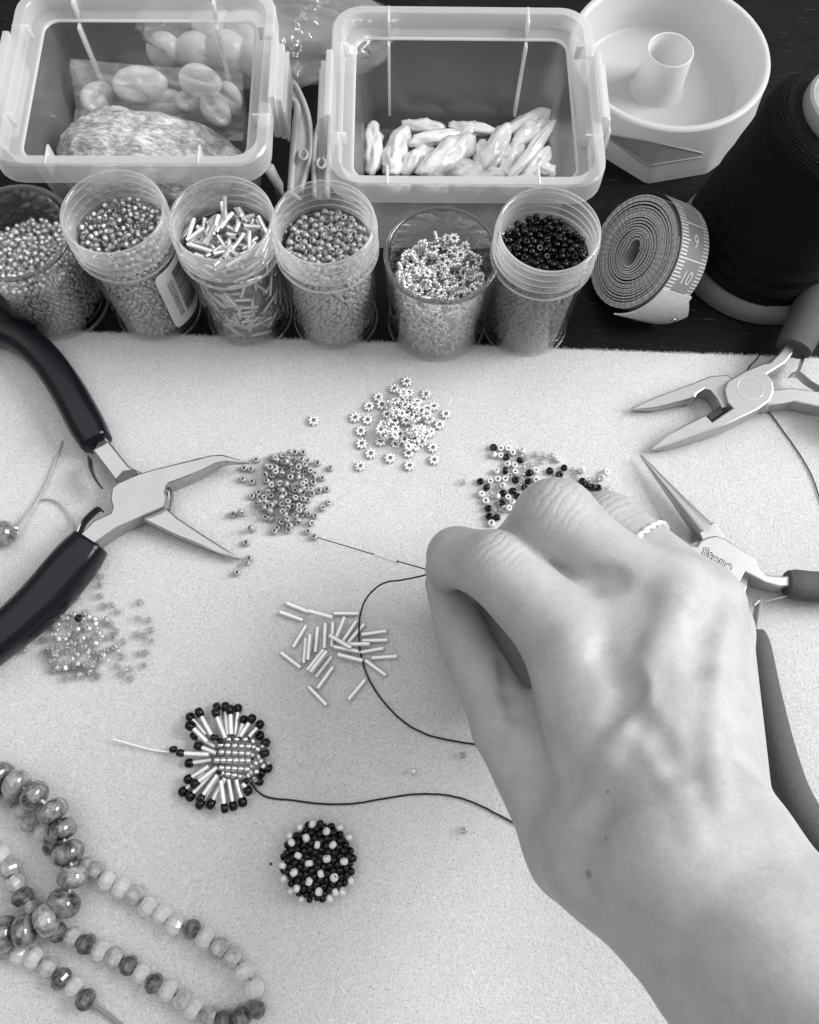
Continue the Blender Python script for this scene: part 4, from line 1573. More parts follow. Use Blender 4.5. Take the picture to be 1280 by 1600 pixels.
FL, FG = 'silver flower spacer bead lying loose on the felt in front of the jars', 'flower spacers loose on the felt'
heap('flower_spacer', ME_FLOWER, 44, 630, 660, 27, 24, FL, FG, 'spacer bead', 0.17, 0.09, 0.7, 0, 1.7)
zf = zoomed(540, 580, 7.11)
drop_px('flower_spacer', ME_FLOWER, [zf(*p) for p in ((105, 515), (260, 390), (365, 290), (540, 195), (680, 115), (700, 240), (895, 255), (980, 390), (1115, 475), (1045, 595), (945, 680), (970, 850), (985, 985), (710, 1050), (495, 965), (280, 915), (165, 1055), (180, 805), (170, 665),
        (245, 540), (700, 910), (390, 780), (840, 440))] , FL, FG, 'spacer bead', 0.15, 0.08, 0.2)
drop_px('flower_spacer', ME_FLOWER, [(490, 657)], 'lone silver flower spacer lying apart above the grey seed bead heap', None, 'spacer bead', 0.1, 0.08, 0.2)

CL, CG = 'clear silver lined seed bead lying loose on the felt below the black handle', 'clear seed beads loose on the felt'
heap('clear_seed_bead', ME_CLEAR, 74, 127, 1008, 30, 26, CL, CG, 'seed bead', 0.125, clip=1.8)
heap('clear_seed_bead', ME_PURE, 18, 130, 1008, 31, 27, CL, CG, 'seed bead', 0.125, clip=1.8)
zf = zoomed(0, 880, 4.267)
drop_px('clear_seed_bead', ME_PURE, [zf(*p) for p in ((670, 90), (670, 145), (665, 220), (930, 262), (920, 368), (990, 378), (1005, 445), (912, 475), (962, 485), (1000, 520), (930, 600), (970, 597), (960, 683), (155, 582), (515, 225),
        (525, 140), (510, 255), (340, 355), (285, 515), (315, 610), (330, 650), (340, 710), (395, 720), (430, 770), (650, 755), (810, 740), (860, 705), (870, 770), (780, 690), (805, 625), (795, 590), (820, 525), (780, 325), (745, 280), (690, 285), (770, 455), (330, 435), (395, 305), (455, 705), (530, 735), (605, 720), (570, 330), (745, 410))],
        CL, CG, 'seed bead', 0.6)
drop_px('black_seed_bead', ME_BLACK, [(123, 966)], 'lone black seed bead on the heap of clear beads', None, 'seed bead', 0.5, 0.33)

zf = zoomed(720, 680, 5.12)
black = [(262, 97), (365, 175), (475, 203), (355, 287), (547, 303), (440, 357), (540, 370), (157, 370), (206, 422), (337, 463), (416, 448), (455, 490), (330, 540), (220, 585), (228, 650), (290, 660), (512, 415), (713, 287), (827, 262), (790, 315), (972, 367), (1050, 418), (1100, 420), (1005, 400)]
whiteb = [(318, 105), (375, 105), (415, 140), (262, 157), (318, 165), (490, 125), (373, 232), (430, 240), (285, 290), (433, 293), (295, 352), (355, 350), (235, 367), (335, 402), (165, 473), (200, 525), (378, 497), (415, 540), (350, 590), (245, 705), (600, 285), (292, 490), (968, 283), (1160, 297), (1128, 340), (775, 195), (600, 352), (378, 595), (430, 590)]
clearb = [(470, 165), (520, 180), (590, 155), (655, 165), (725, 165), (635, 215), (550, 240), (490, 260), (385, 325), (490, 325), (275, 425), (240, 485), (290, 550), (290, 610), (465, 405), (895, 285), (920, 325), (1025, 365), (1085, 365), (1170, 430), (560, 450)]
drop_px('black_seed_bead', ME_BLACK, [zf(*p) for p in black], 'shiny black seed bead in the mixed scatter behind the fingers', 'black beads of the mixed scatter', 'seed bead', 0.5)
drop_px('white_seed_bead', ME_WHITE, [zf(*p) for p in whiteb], 'pearly white seed bead in the mixed scatter behind the fingers', 'white beads of the mixed scatter', 'seed bead', 0.4)
drop_px('clear_seed_bead', ME_PURE, [zf(*p) for p in clearb], 'clear seed bead in the mixed scatter behind the fingers', 'clear beads of the mixed scatter', 'seed bead', 0.5)
drop_px('clear_seed_bead', ME_PURE, [(724, 753)], 'lone clear seed bead left of the mixed scatter behind the fingers', None, 'seed bead', 0.2)
drop_px('clear_seed_bead', ME_PURE, [(724, 1180)], 'lone clear bead on the felt just below the upper black thread by the thumb', None, 'seed bead', 0.1)
drop_px('clear_seed_bead', ME_CLEAR, [(647, 1206)], 'lone clear bead glinting on the felt above the lower black thread', None, 'seed bead', 1.2)
drop_px('clear_seed_bead', ME_PURE, [(725, 1298)], 'lone clear bead on the felt below the lower black thread', None, 'seed bead', 0.1)

zf = zoomed(380, 880, 3.368)
BUG = [((235, 213), (345, 258)), ((195, 258), (315, 300)), ((350, 258), (470, 290)), ((485, 265), (600, 265)), ((328, 335), (268, 435)), ((392, 340), (380, 465)), ((432, 325), (428, 440)), ((472, 318), (468, 435)),
       ((530, 305), (492, 398)), ((592, 312), (528, 405)), ((628, 330), (560, 410)), ((748, 358), (628, 375)), ((748, 405), (638, 408)), ((735, 448), (612, 470)), ((803, 490), (683, 498)), ((745, 585), (648, 515)),
       ((330, 400), (320, 520)), ((355, 385), (345, 510)), ((205, 475), (297, 545)), ((420, 468), (347, 560)), ((440, 478), (365, 575)), ((462, 495), (385, 595)), ((470, 550), (395, 655)), ((350, 655), (435, 742)),
       ((638, 618), (560, 712)), ((510, 487), (620, 515)), ((485, 445), (600, 468)), ((552, 432), (650, 430)), ((485, 405), (545, 440))]
placed = []
for a, b in BUG:
    A, B = at(*zf(*a), 0.11), at(*zf(*b), 0.11)
    mid, d = (A + B) / 2, B - A
    dd = d.normalized()
    lv = 0
    for (m2, d2, l2) in placed:
        # closest approach of two flat sticks
        for t in (-0.4, -0.2, 0, 0.2, 0.4):
            p = mid + dd * t
            w = p - m2
            s = max(-0.48, min(0.48, w.dot(d2)))
            if (w - d2 * s).length < 0.17:
                lv = max(lv, l2 + 1)
    lv = min(lv, 2)
    placed.append((mid, dd, lv))
    o = put('bugle_bead', ME_BUGLE, None, mid + Vector((0, 0, 0.2 * lv)), tuple(align_z(d)))
    o.scale = (1, 1, 1.0)
    bi = BUG.index((a, b))
    own = {0: 'upper bugle bead of the slanting pair at the top left of the loose bugles', 1: 'lower bugle bead of the slanting pair at the top left of the loose bugles', 2: 'bugle bead along the top edge of the loose heap, end to end with the pair',
           3: 'level bugle bead at the top of the loose bugles, touching the black thread', 18: 'bugle bead lying apart at the lower left of the loose bugles', 23: 'lowest bugle bead of the loose bugles, slanting down to the right',
           24: 'bugle bead lying apart just left of the black thread, below the loose bugles', 14: 'rightmost bugle bead outside the thread loop, nearly level', 15: 'bugle bead right of the thread slanting down to the right'}
    tag(o, own.get(bi, 'silver lined bugle bead in the middle of the loose heap on the felt'), 'bugle bead', 'bugles loose on the felt')

# ------------------------------------------------------------------ fringed bead cluster
zF = zoomed(250, 1090, 6.737)
fc = empty('fringed_bead_cluster', at(360, 1185, 0.0), 'half made bead cluster with silver bugle fringe tipped in black beads', 'beadwork')


def part(name, me, parent, loc, q=None, s=1.0):
    o = put(name, me, parent, Vector(loc) - Vector(parent.location), tuple(q) if q is not None else None)
    o.scale = (s, s, s) if not hasattr(s, '__len__') else s
    return o


center_f = (740, 650)
FR = [((320, 205), (490, 395)), ((415, 160), (545, 400)), ((320, 295), (500, 470)), ((370, 400), (590, 520)), ((405, 510), (600, 590)), ((585, 165), (690, 430)), ((600, 100), (700, 420)), ((690, 100), (712, 400)), ((740, 130), (750, 390)),
      ((820, 115), (790, 400)), ((885, 235), (830, 420)), ((965, 225), (845, 410)), ((1050, 285), (935, 415)), ((1050, 400), (960, 480)), ((215, 585), (520, 600)), ((310, 690), (550, 655)), ((300, 860), (520, 720)),
      ((370, 910), (610, 730)), ((245, 990), (480, 780)), ((320, 1040), (560, 780)), ((430, 1060), (610, 810)), ((425, 1120), (620, 830)), ((535, 1120), (690, 840)), ((680, 1165), (640, 870)), ((770, 1140), (720, 850)), ((870, 1100), (800, 860)),
      ((925, 980), (870, 900)), ((1040, 885), (940, 840)), ((1110, 480), (1000, 560)), ((1100, 590), (1000, 620)), ((1130, 740), (1010, 690)), ((1060, 800), (980, 760))]
me_b0 = bugle_mb(1.0, 0.105, 10).mesh('fringe_bugle', [M['bead_glass'], M['silver']], sharp=50)
for i, (o_, i_) in enumerate(FR):
    lvl = (i * 7) % 3
    A = at(*zF(*o_), 0.16 + 0.15 * lvl)
    B = at(*zF(*i_), 0.28 + 0.12 * lvl)
    d = B - A
    q = align_z(d)
    short = o_[0] > 1030 and o_[1] > 360
    if not short:
        part('bugle', me_b0, fc, A.lerp(B, 0.56), q, (1, 1, d.length * 0.86))
    part('black_bead', ME_BLACK, fc, A, align_z(d.cross(Vector((0, 0, 1))) + Vector((0, 0, random.uniform(-.5, .5)))), random.uniform(1.15, 1.35))
part('black_bead', ME_BLACK, fc, at(*zF(140, 545), 0.2), rquat(1.2))
for u, v in ((560, 420), (600, 425), (640, 460), (960, 650), (630, 780), (900, 880)):
    part('black_bead', ME_BLACK, fc, at(*zF(u, v), 0.5), rquat(), 0.8)
cube_bead = MB()
cube_bead.lathe([(0.045, -0.1), (0.11, -0.1), (0.13, -0.04), (0.13, 0.04), (0.11, 0.1), (0.045, 0.1)], 12, 0, True)
ME_SQ = cube_bead.mesh('silver_bead', M['silver_dull'])
rows_f = [((640, 500), (935, 515), 5), ((650, 575), (930, 590), 5), ((600, 660), (930, 665), 6), ((650, 740), (920, 755), 5), ((650, 795), (850, 830), 4), ((720, 440), (900, 440), 3)]
for j, (a, b, k) in enumerate(rows_f):
    for i in range(k):
        t = i / (k - 1)
        u, v = a[0] + (b[0] - a[0]) * t, a[1] + (b[1] - a[1]) * t
        hh = 0.62 - 0.16 * ((v - 650) / 150) ** 2 - 0.05 * abs(t - 0.5)
        A, B = at(*zF(*a), hh), at(*zF(*b), hh)
        part('silver_bead', ME_SQ, fc, at(*zF(u, v), hh), align_z(B - A), (0.92, 0.92, 1.05))
for u, v, hh in ((990, 520, .5), (1030, 545, .45), (975, 610, .55), (1040, 620, .5), (1060, 670, .45), (1010, 690, .5), (970, 725, .5), (1020, 780, .45), (960, 790, .5), (1080, 510, .4), (1145, 680, .35), (930, 820, .45), (1000, 860, .38), (880, 840, .45), (980, 460, .45), (1090, 580, .35), (1090, 720, .35), (920, 740, .5)):
    part('clear_bead', ME_CLEAR, fc, at(*zF(u, v), hh), rquat(), random.uniform(0.8, 1.0))
mound = MB().sphere((0, 0, 0), 1.0, 20, 12, scale=(0.95, 0.75, 0.38))
part('bead_base', mound.mesh('bead_base', M['dusk_bead']), fc, at(*zF(830, 660), 0.2))

# pale needle end sticking out at the left of the cluster
nd = MB()
nd.tube(spline([at(177, 1155, 0.25), at(205, 1163, .2), at(240, 1172, .16), at(268, 1175, .16)], 6), [0.036] * 19, 6)
o = nd.obj('wire_tail', M['beige'], fc)

# ------------------------------------------------------------------ black and white bead button
bc_ = at(499, 1344, 0.0)
bt = empty('beaded_button', bc_, 'round button of black beads dotted with white beads', 'beadwork')
RB = 1.24
k_in = MB().sphere((0, 0, 0), 1.0, 32, 16, scale=(RB * 0.92, RB * 0.92, 0.5))
part('core', k_in.mesh('button_core', M['ink']), bt, bc_ + Vector((0, 0, 0.36)))
gold = pi * (3 - math.sqrt(5))
NBt = 118
whites = []
for i in range(NBt):
    t = (i + 0.5) / NBt
    rr = math.sqrt(t) * 1.06
    a = i * gold
    ph = min(rr, 1.0)
    x, y = RB * 0.95 * ph * math.cos(a), RB * 0.95 * ph * math.sin(a)
    z = 0.36 + 0.52 * math.sqrt(max(0.0, 1 - (ph * 0.96) ** 2))
    if rr > 1.0: z -= 0.12
    nv = Vector((x * 0.4, y * 0.4, max(0.15, z - 0.3) * 1.4)).normalized()
    isw = (rr <= 0.97 and i > 3 and random.random() < 0.9 and all((x - a_) ** 2 + (y - b_) ** 2 > 0.42 ** 2 for a_, b_ in whites)) or (rr > 0.97 and i % 2)
    if isw:
        whites.append((x, y))
        tg = Vector((-math.sin(a), math.cos(a), random.uniform(-0.4, 0.4)))
        part('white_bead', ME_WHITE, bt, bc_ + Vector((x, y, z)) + nv * 0.08, align_z(tg + nv * random.uniform(-0.4, 0.6)), random.uniform(0.92, 1.02))
    else:
        part('black_bead', ME_BLACK, bt, bc_ + Vector((x, y, z - 0.02)), align_z(nv.cross(Vector((random.random(), random.random(), 0.1)))), random.uniform(0.86, 1.0))

sk = MB().sphere(at(423, 1350, 0.03), 0.05, 8, 5)
tag(sk.obj('black_speck', M['ink']), 'tiny black speck on the felt beside the round bead button', 'speck')

# ------------------------------------------------------------------ bead strands, lower left
zS = zoomed(0, 1060, 2.667)


def rondelle(rad, h, seg, mat_, facet=False):
    m = MB()
    if facet:
        prof = [(0.06, -h / 2), (rad * 0.62, -h / 2), (rad * 0.95, -h * 0.2), (rad, 0), (rad * 0.95, h * 0.2), (rad * 0.62, h / 2), (0.06, h / 2)]
        m.lathe(prof, seg, 0, True)
        return m.mesh('faceted_bead', mat_, False)
    n_ = 12
    prof = [(0.07, -h * 0.46)] + [(rad * math.sin(pi * (k + 0.7) / (n_ + 0.4)) ** 0.62, -h / 2 * math.cos(pi * (k + 0.7) / (n_ + 0.4))) for k in range(n_)] + [(0.07, h * 0.46)]
    m.lathe(prof, seg, 0, True)
    return m.mesh('round_bead', mat_)


big = [(-70, 390, .6), (0, 412, .62), (70, 440, .85), (145, 488, 1.0), (220, 553, .95), (255, 632, .8), (283, 728, .8), (303, 826, .9), (268, 936, .7), (190, 1010, .95), (100, 1055, .9), (18, 1065, .75), (-60, 1050, .65)]
bs = empty('round_bead_strand', at(*zS(250, 700), 0.0), 'strand of large glossy marbled round beads draped over smaller faceted beads', 'bead strand')
P = [at(*zS(u, v), z) for u, v, z in big]
ME_BIG = rondelle(0.53, 0.72, 32, M['marble'])
ME_BIG2 = rondelle(0.53, 0.74, 32, M['marble2'])
for i, p in enumerate(P):
    d = P[min(i + 1, len(P) - 1)] - P[max(i - 1, 0)]
    d = d.normalized() + Vector((random.uniform(-.2, .2), random.uniform(-.2, .2), random.uniform(-.1, .25)))
    part('round_bead', ME_BIG2 if i in (2, 7, 9) else ME_BIG, bs, p, align_z(d), random.uniform(0.95, 1.06))
MB().tube(spline(P, 6), 0.05, 6).obj('string', M['beige'], bs)

fac = [(395, 800, 'm'), (445, 845, 'w'), (505, 875, 'w'), (560, 905, 'l'), (615, 950, 'w'), (675, 985, 'w'), (728, 1028, 'w'), (800, 1045, 'd'), (855, 1085, 'w'), (912, 1125, 'm'), (970, 1165, 'l'), (1018, 1220, 'w'), (1060, 1290, 'w'),
       (1063, 1380, 'd'), (1003, 1415, 'd'), (933, 1428, 'd'), (868, 1408, 'm'), (805, 1378, 'w'), (755, 1340, 'l'), (703, 1300, 'w'), (642, 1272, 'd'), (588, 1230, 'w'), (537, 1197, 'd'), (478, 1163, 'l'), (420, 1135, 'w'), (360, 1108, 'd'), (302, 1078, 'l'), (243, 1060, 'd'),
       (185, 1010, 'd'), (128, 962, 'm'), (92, 910, 'd'), (62, 852, 'l'), (40, 792, 'm'), (5, 735, 'w'), (-40, 700, 'w')]
fac2 = [(20, 1130, 'm'), (80, 1148, 'w'), (140, 1165, 'w'), (205, 1203, 'l'), (255, 1252, 'd'), (310, 1285, 'w'), (357, 1340, 'd')]
fac3 = [(355, 790, 'm'), (300, 770, 'w'), (215, 700, 'd'), (180, 640, 'w'), (130, 600, 'm'), (100, 550, 'l'), (40, 500, 'm'), (-20, 470, 'd')]
fs_ = empty('faceted_bead_strand', at(*zS(600, 1100), 0.0), 'looped strand of small faceted beads, white and grey mixed, with a loose cord end', 'bead strand')
MF = {k: rondelle(0.35, 0.50, 9, M[n_], True) for k, n_ in (('d', 'f_dark'), ('m', 'f_mid'), ('l', 'f_light'), ('w', 'f_white'))}
for seq in (fac, fac2, fac3):
    P = [at(*zS(u, v), 0.34) for u, v, k in seq]
    for i, p in enumerate(P):
        d = (P[min(i + 1, len(P) - 1)] - P[max(i - 1, 0)]).normalized() + Vector((random.uniform(-.25, .25), random.uniform(-.25, .25), random.uniform(-.2, .2)))
        o = part('faceted_bead', MF[seq[i][2]], fs_, p, align_z(d), random.uniform(0.92, 1.06))
    MB().tube(spline(P, 5), 0.035, 6).obj('string', M['cord'], fs_)
MB().tube(spline([at(*zS(357, 1340), .3), at(*zS(400, 1368), .2), at(*zS(450, 1405), .12), at(*zS(530, 1470), .1)], 6), 0.075, 8).obj('cord_end', M['cord'], fs_)

# bead on a twisted wire at the left edge
pw = empty('wired_bead', at(5, 835, 0.0), 'dark marbled bead on a twisted silver cord at the left edge of the mat', 'bead pendant')
sb = MB().sphere((0, 0, 0), 0.52, 28, 18)
part('bead', sb.mesh('pendant_bead', M['marble']), pw, at(4, 834, 0.5))


def twisted(pts, r, pitch, name, m, parent, strands=2):
    S = [Vector(p) for p in spline(pts, 16)]
    L = [0]
    for a, b in zip(S, S[1:]): L.append(L[-1] + (b - a).length)
    k = MB()
    for s in range(strands):
        path = []
        for i, p in enumerate(S):
            T = (S[min(i + 1, len(S) - 1)] - S[max(i - 1, 0)]).normalized()
            X = T.cross(Vector((0, 0, 1))).normalized()
            N = X.cross(T)
            a = 2 * pi * (L[i] / pitch + s / strands)
            path.append(p + X * r * math.cos(a) + N * r * math.sin(a))
        k.tube(path, r * 1.05, 6)
    return k.obj(name, m, parent)


twisted([at(97, 688, .1), at(88, 715, .1), at(75, 750, .1), at(58, 783, .12), at(40, 808, .2), at(24, 832, .4)], 0.024, 0.2, 'twisted_cord', M['cordsilver'], pw)
twisted([at(26, 834, .4), at(42, 812, .2), at(58, 784, .14), at(75, 779, .12), at(95, 787, .12), at(110, 808, .12), at(117, 836, .12)], 0.024, 0.2, 'twisted_cord', M['cordsilver'], pw)
kn = MB().tube([at(24, 826, .45) + Vector((0.1 * math.cos(t), 0, 0.1 * math.sin(t))) for t in np.linspace(0, 2 * pi, 16)], 0.05, 6, caps=False)
kn.obj('wire_loop', M['silver_matt'], pw)

# ------------------------------------------------------------------ threads and needle
def thread(pts, r, label, name='black_thread', m='thread', n_=10):
    S = spline([at(*p) for p in pts], n_)
    S = [Vector(s) + Vector((0.012 * noise.noise(Vector(s) * 4), 0.012 * noise.noise(Vector(s) * 4 + Vector((9, 9, 9))), 0)) for s in S]
    return tag(MB().tube(S, r, 6).obj(name, M[m]), label, 'thread')


thread([(690, 893, 2.9), (668, 898, 2.6), (630, 906, 1.8), (600, 911, 1.1), (578, 928, .6), (565, 953, .3), (561, 985, .2), (564, 1022, .15), (577, 1062, .12), (600, 1097, .1), (630, 1127, .08), (665, 1147, .08), (705, 1157, .08), (742, 1163, .08), (800, 1172, .07),
        (870, 1185, .06), (930, 1210, .06), (965, 1255, .06), (955, 1300, .06), (910, 1322, .06), (862, 1315, .06), (820, 1295, .06), (780, 1274, .06), (740, 1254, .06), (700, 1243, .06), (650, 1241, .06), (600, 1248, .06), (550, 1256, .06), (500, 1256, .06), (460, 1251, .06), (420, 1246, .08), (402, 1236, .15), (392, 1222, .3)],
       0.033, 'black thread from the fingertips round the loose bugles and on to the fringed bead cluster')
thread([(1262, 470, 1.4), (1235, 508, .5), (1200, 540, -.1), (1183, 560, .06), (1170, 575, .05), (1160, 600, .05), (1170, 625, .05), (1185, 636, .05), (1202, 645, .05), (1225, 675, .05), (1250, 710, .05), (1268, 742, .05), (1282, 780, .05), (1300, 830, .05)],
       0.028, 'black thread running from the thread cone under the long nose pliers')
ndl = MB()
ndl.tube([at(490, 838, .15), at(500, 841, .2), at(600, 871, 1.4), at(664, 889, 2.5), at(690, 897, 2.9)], [0.006, 0.02, 0.024, 0.026, 0.026], 6)
ndo = ndl.obj('needle', M['dark_steel'])
tag(ndo, 'fine steel beading needle held in the fingertips', 'needle')
A, B = at(586, 867, 1.25), at(621, 878, 1.75)
o = put('bugle_bead', ME_BUGLE, None, (A + B) / 2, tuple(align_z(B - A)))
o.scale = (0.8, 0.8, (B - A).length / 0.95)
tag(o, 'silver bugle bead threaded on the needle', 'bugle bead')


# ------------------------------------------------------------------ the hand
class Field:
    def __init__(self, lo, hi, h):
        self.lo, self.h = np.array(lo, np.float32), h
        nx, ny, nz_ = [int((b - a) / h) + 1 for a, b in zip(lo, hi)]
        ax = [np.float32(lo[i]) + np.arange(m, dtype=np.float32) * np.float32(h) for i, m in enumerate((nx, ny, nz_))]
        self.X, self.Y, self.Z = ax[0][:, None, None], ax[1][None, :, None], ax[2][None, None, :]
        self.shape = (nx, ny, nz_)

    def blank(self):
        return np.full(self.shape, 9.0, np.float32)

    def cone(self, F, a, b, ra, rb, k):
        """smooth union of F with a tapered capsule"""
        pad = max(ra, rb) + k + 0.6
        sl = []
        for i in range(3):
            l = int(max(0, (min(a[i], b[i]) - pad - self.lo[i]) / self.h))
            r = int(min(self.shape[i], (max(a[i], b[i]) + pad - self.lo[i]) / self.h + 2))
            if r <= l: return F
            sl.append(slice(l, r))
        X, Y, Z = self.X[sl[0]], self.Y[:, sl[1]], self.Z[:, :, sl[2]]
        d = np.array(b, np.float32) - np.array(a, np.float32)
        L2 = float(d @ d) + 1e-9
        t = np.clip(((X - a[0]) * d[0] + (Y - a[1]) * d[1] + (Z - a[2]) * d[2]) / L2, 0, 1)
        D = np.sqrt((X - a[0] - t * d[0]) ** 2 + (Y - a[1] - t * d[1]) ** 2 + (Z - a[2] - t * d[2]) ** 2) - (ra + (rb - ra) * t)
        S = F[sl[0], sl[1], sl[2]]
        F[sl[0], sl[1], sl[2]] = smin(S, D, k)
        return F


def smin(a, b, k):
    h = np.clip(0.5 + 0.5 * (b - a) / k, 0, 1)
    return b + (a - b) * h - k * h * (1 - h)


def surface_nets(F, lo, h):
    S = F < 0
    c = [S[i:S.shape[0] - 1 + i, j:S.shape[1] - 1 + j, k:S.shape[2] - 1 + k] for i in (0, 1) for j in (0, 1) for k in (0, 1)]
    al = c[0].copy(); an = c[0].copy()
    for q in c[1:]:
        al &= q; an |= q
    act = an & ~al
    idx = np.full(act.shape, -1, np.int64)
    I = np.argwhere(act)
    idx[act] = np.arange(len(I))
    acc = np.zeros((len(I), 3)); cnt = np.zeros(len(I))
    offs = [(i, j, k) for i in (0, 1) for j in (0, 1) for k in (0, 1)]
    for a in offs:
        for ax in range(3):
            if a[ax]: continue
            b = list(a); b[ax] = 1
            fa = F[I[:, 0] + a[0], I[:, 1] + a[1], I[:, 2] + a[2]]
            fb = F[I[:, 0] + b[0], I[:, 1] + b[1], I[:, 2] + b[2]]
            m = (fa < 0) != (fb < 0)
            t = fa[m] / (fa[m] - fb[m])
            p = np.array(a, float)[None, :].repeat(m.sum(), 0)
            p[:, ax] += t
            acc[m] += p; cnt[m] += 1
    V = (I + acc / cnt[:, None]) * h + np.array(lo)
    faces = []
    for ax in range(3):
        o1, o2 = [(1, 2), (2, 0), (0, 1)][ax]
        a = np.take(S, range(0, S.shape[ax] - 1), ax); b = np.take(S, range(1, S.shape[ax]), ax)
        E = np.argwhere(a != b)
        ok = (E[:, o1] > 0) & (E[:, o2] > 0) & (E[:, o1] < S.shape[o1] - 1) & (E[:, o2] < S.shape[o2] - 1)
        E = E[ok]
        q = []
        for d1, d2 in ((-1, -1), (0, -1), (0, 0), (-1, 0)):
            c_ = E.copy(); c_[:, o1] += d1; c_[:, o2] += d2
            q.append(idx[c_[:, 0], c_[:, 1], c_[:, 2]])
        Q = np.stack(q, 1)
        flip = ~S[E[:, 0], E[:, 1], E[:, 2]]
        Q[flip] = Q[flip][:, ::-1]
        faces.append(Q)
    return V, np.concatenate(faces)


def J(u, v, z, rpx):
    p = at(u, v, z)
    return (np.array(p, np.float32), rpx / pxs(p))


FD = Field((-0.6, -14.0, 0.0), (22.0, 15.5, 17.0), 0.09)
palm = FD.blank()
HJ = dict(
    i_m=J(885, 992, 6.5, 70), i_p=J(776, 886, 6.2, 57), i_d=J(714, 870, 5.0, 46), i_t=J(699, 890, 3.7, 35),
    m_m=J(1042, 930, 6.5, 67), m_q=J(948, 874, 6.6, 53), m_p=J(868, 815, 6.3, 67), m_d=J(818, 862, 4.2, 52), m_t=J(760, 905, 2.9, 38),
    r_m=J(1093, 947, 5.9, 66), r_p=J(945, 832, 4.7, 63), r_d=J(880, 880, 2.8, 48), r_t=J(820, 915, 1.6, 38),
    p_m=J(1118, 985, 5.0, 54), p_p=J(1010, 905, 3.2, 46), p_d=J(950, 930, 1.9, 40), p_t=J(890, 950, 1.2, 34),
    t_c=J(910, 1322, 6.3, 82), t_m=J(793, 1136, 4.6, 54), t_i=J(721, 990, 2.9, 39), t_t=J(695, 912, 2.1, 31))
wr = J(950, 1335, 7.7, 90)
wu = J(1130, 1322, 9.0, 100)
wm = J(1050, 1355, 9.3, 108)


def lk(F, a, b, k):
    return FD.cone(F, a[0], b[0], a[1], b[1], k)


palm = lk(palm, HJ['i_m'], J(985, 1330, 7.9, 88), 0.5)
palm = lk(palm, HJ['m_m'], J(1045, 1335, 9.0, 92), 0.5)
palm = lk(palm, HJ['r_m'], J(1090, 1325, 8.9, 92), 0.5)
palm = lk(palm, HJ['p_m'], J(1118, 1300, 8.5, 86), 0.5)
palm = lk(palm, J(966, 962, 6.35, 64), J(1015, 1290, 8.3, 86), 0.6)
palm = lk(palm, HJ['t_c'], HJ['t_m'], 0.6)
palm = lk(palm, J(868, 1110, 4.9, 46), J(940, 1290, 6.7, 86), 0.5)
palm = lk(palm, J(985, 1080, 5.1, 76), J(1020, 1320, 7.0, 90), 0.6)
palm = lk(palm, J(985, 1330, 7.9, 88), wr, 0.6)
palm = lk(palm, J(1045, 1335, 9.0, 92), wm, 0.6)
palm = lk(palm, J(1118, 1300, 8.5, 86), wu, 0.6)
palm = lk(palm, HJ['t_c'], wr, 0.6)
fr_, fu_ = J(1130, 1543, 9.3, 90), J(1272, 1470, 10.4, 97)
palm = lk(palm, wr, fr_, 0.6)
palm = lk(palm, wm, J(1200, 1500, 10.7, 110), 0.6)
palm = lk(palm, wu, fu_, 0.6)
palm = lk(palm, fr_, J(1412, 1860, 12.0, 100), 0.6)
palm = lk(palm, J(1200, 1500, 10.7, 110), J(1470, 1800, 13.2, 120), 0.6)
palm = lk(palm, fu_, J(1560, 1760, 13.0, 112), 0.6)


def finger(keys, mids=(), k=0.22):
    F = FD.blank()
    js = [HJ[q] for q in keys]
    for a, b in zip(js, js[1:]):
        F = lk(F, a, b, k)
    return F


fi = finger(('i_m', 'i_p', 'i_d', 'i_t'))
fmid = finger(('m_m', 'm_q', 'm_p', 'm_d', 'm_t'))
fring = finger(('r_m', 'r_p', 'r_d', 'r_t'))
fpin = finger(('p_m', 'p_p', 'p_d', 'p_t'))
fth = finger(('t_m', 't_i', 't_t'))
fing = fi
for q in (fmid, fring, fpin):
    fing = smin(fing, q, 0.12)
# finger web, plus filler added low in the thumb gap to stay shaded
web = lk(FD.blank(), J(852, 868, 5.1, 46), J(945, 950, 5.9, 62), 0.2)
web = lk(web, J(772, 965, 1.1, 46), J(822, 1078, 2.0, 50), 0.2)
H = smin(smin(smin(palm, fing, 0.42), smin(palm, fth, 0.3), 0.10), web, 0.26)
# tendons and knuckles as low ridges over the back of the hand
def dz(u, v, z, r):
    return J(u, v, z, r)


V, Fq = surface_nets(H, FD.lo, FD.h)


def hand_bvh():
    return BVHTree.FromPolygons([Vector(v) for v in V], [tuple(int(i) for i in f) for f in Fq])


bv0 = hand_bvh()


def ridge(pts, w, amp, pull=0.10):
    """list of pixel points on the skin -> capsules just under the surface there (amp > 0 raises, amp < 0 sinks)"""
    global H
    P3 = []
    for p in pts:
        h_ = hit(bv0, p[0], p[1], 0.0)
        if h_ is not None:
            r_ = bv0.ray_cast(CAM_C, (h_ - CAM_C).normalized())
            P3.append((np.array(h_, np.float32), np.array(r_[1], np.float32)))
    for (a, na), (b, nb_) in zip(P3, P3[1:]):
        if amp > 0:
            H = FD.cone(H, a - na * (w - amp), b - nb_ * (w - amp), w, w, pull + 0.25)
        else:
            N = -H
            N = FD.cone(N, a + na * (w + amp), b + nb_ * (w + amp), w, w, pull + 0.25)
            H = -N


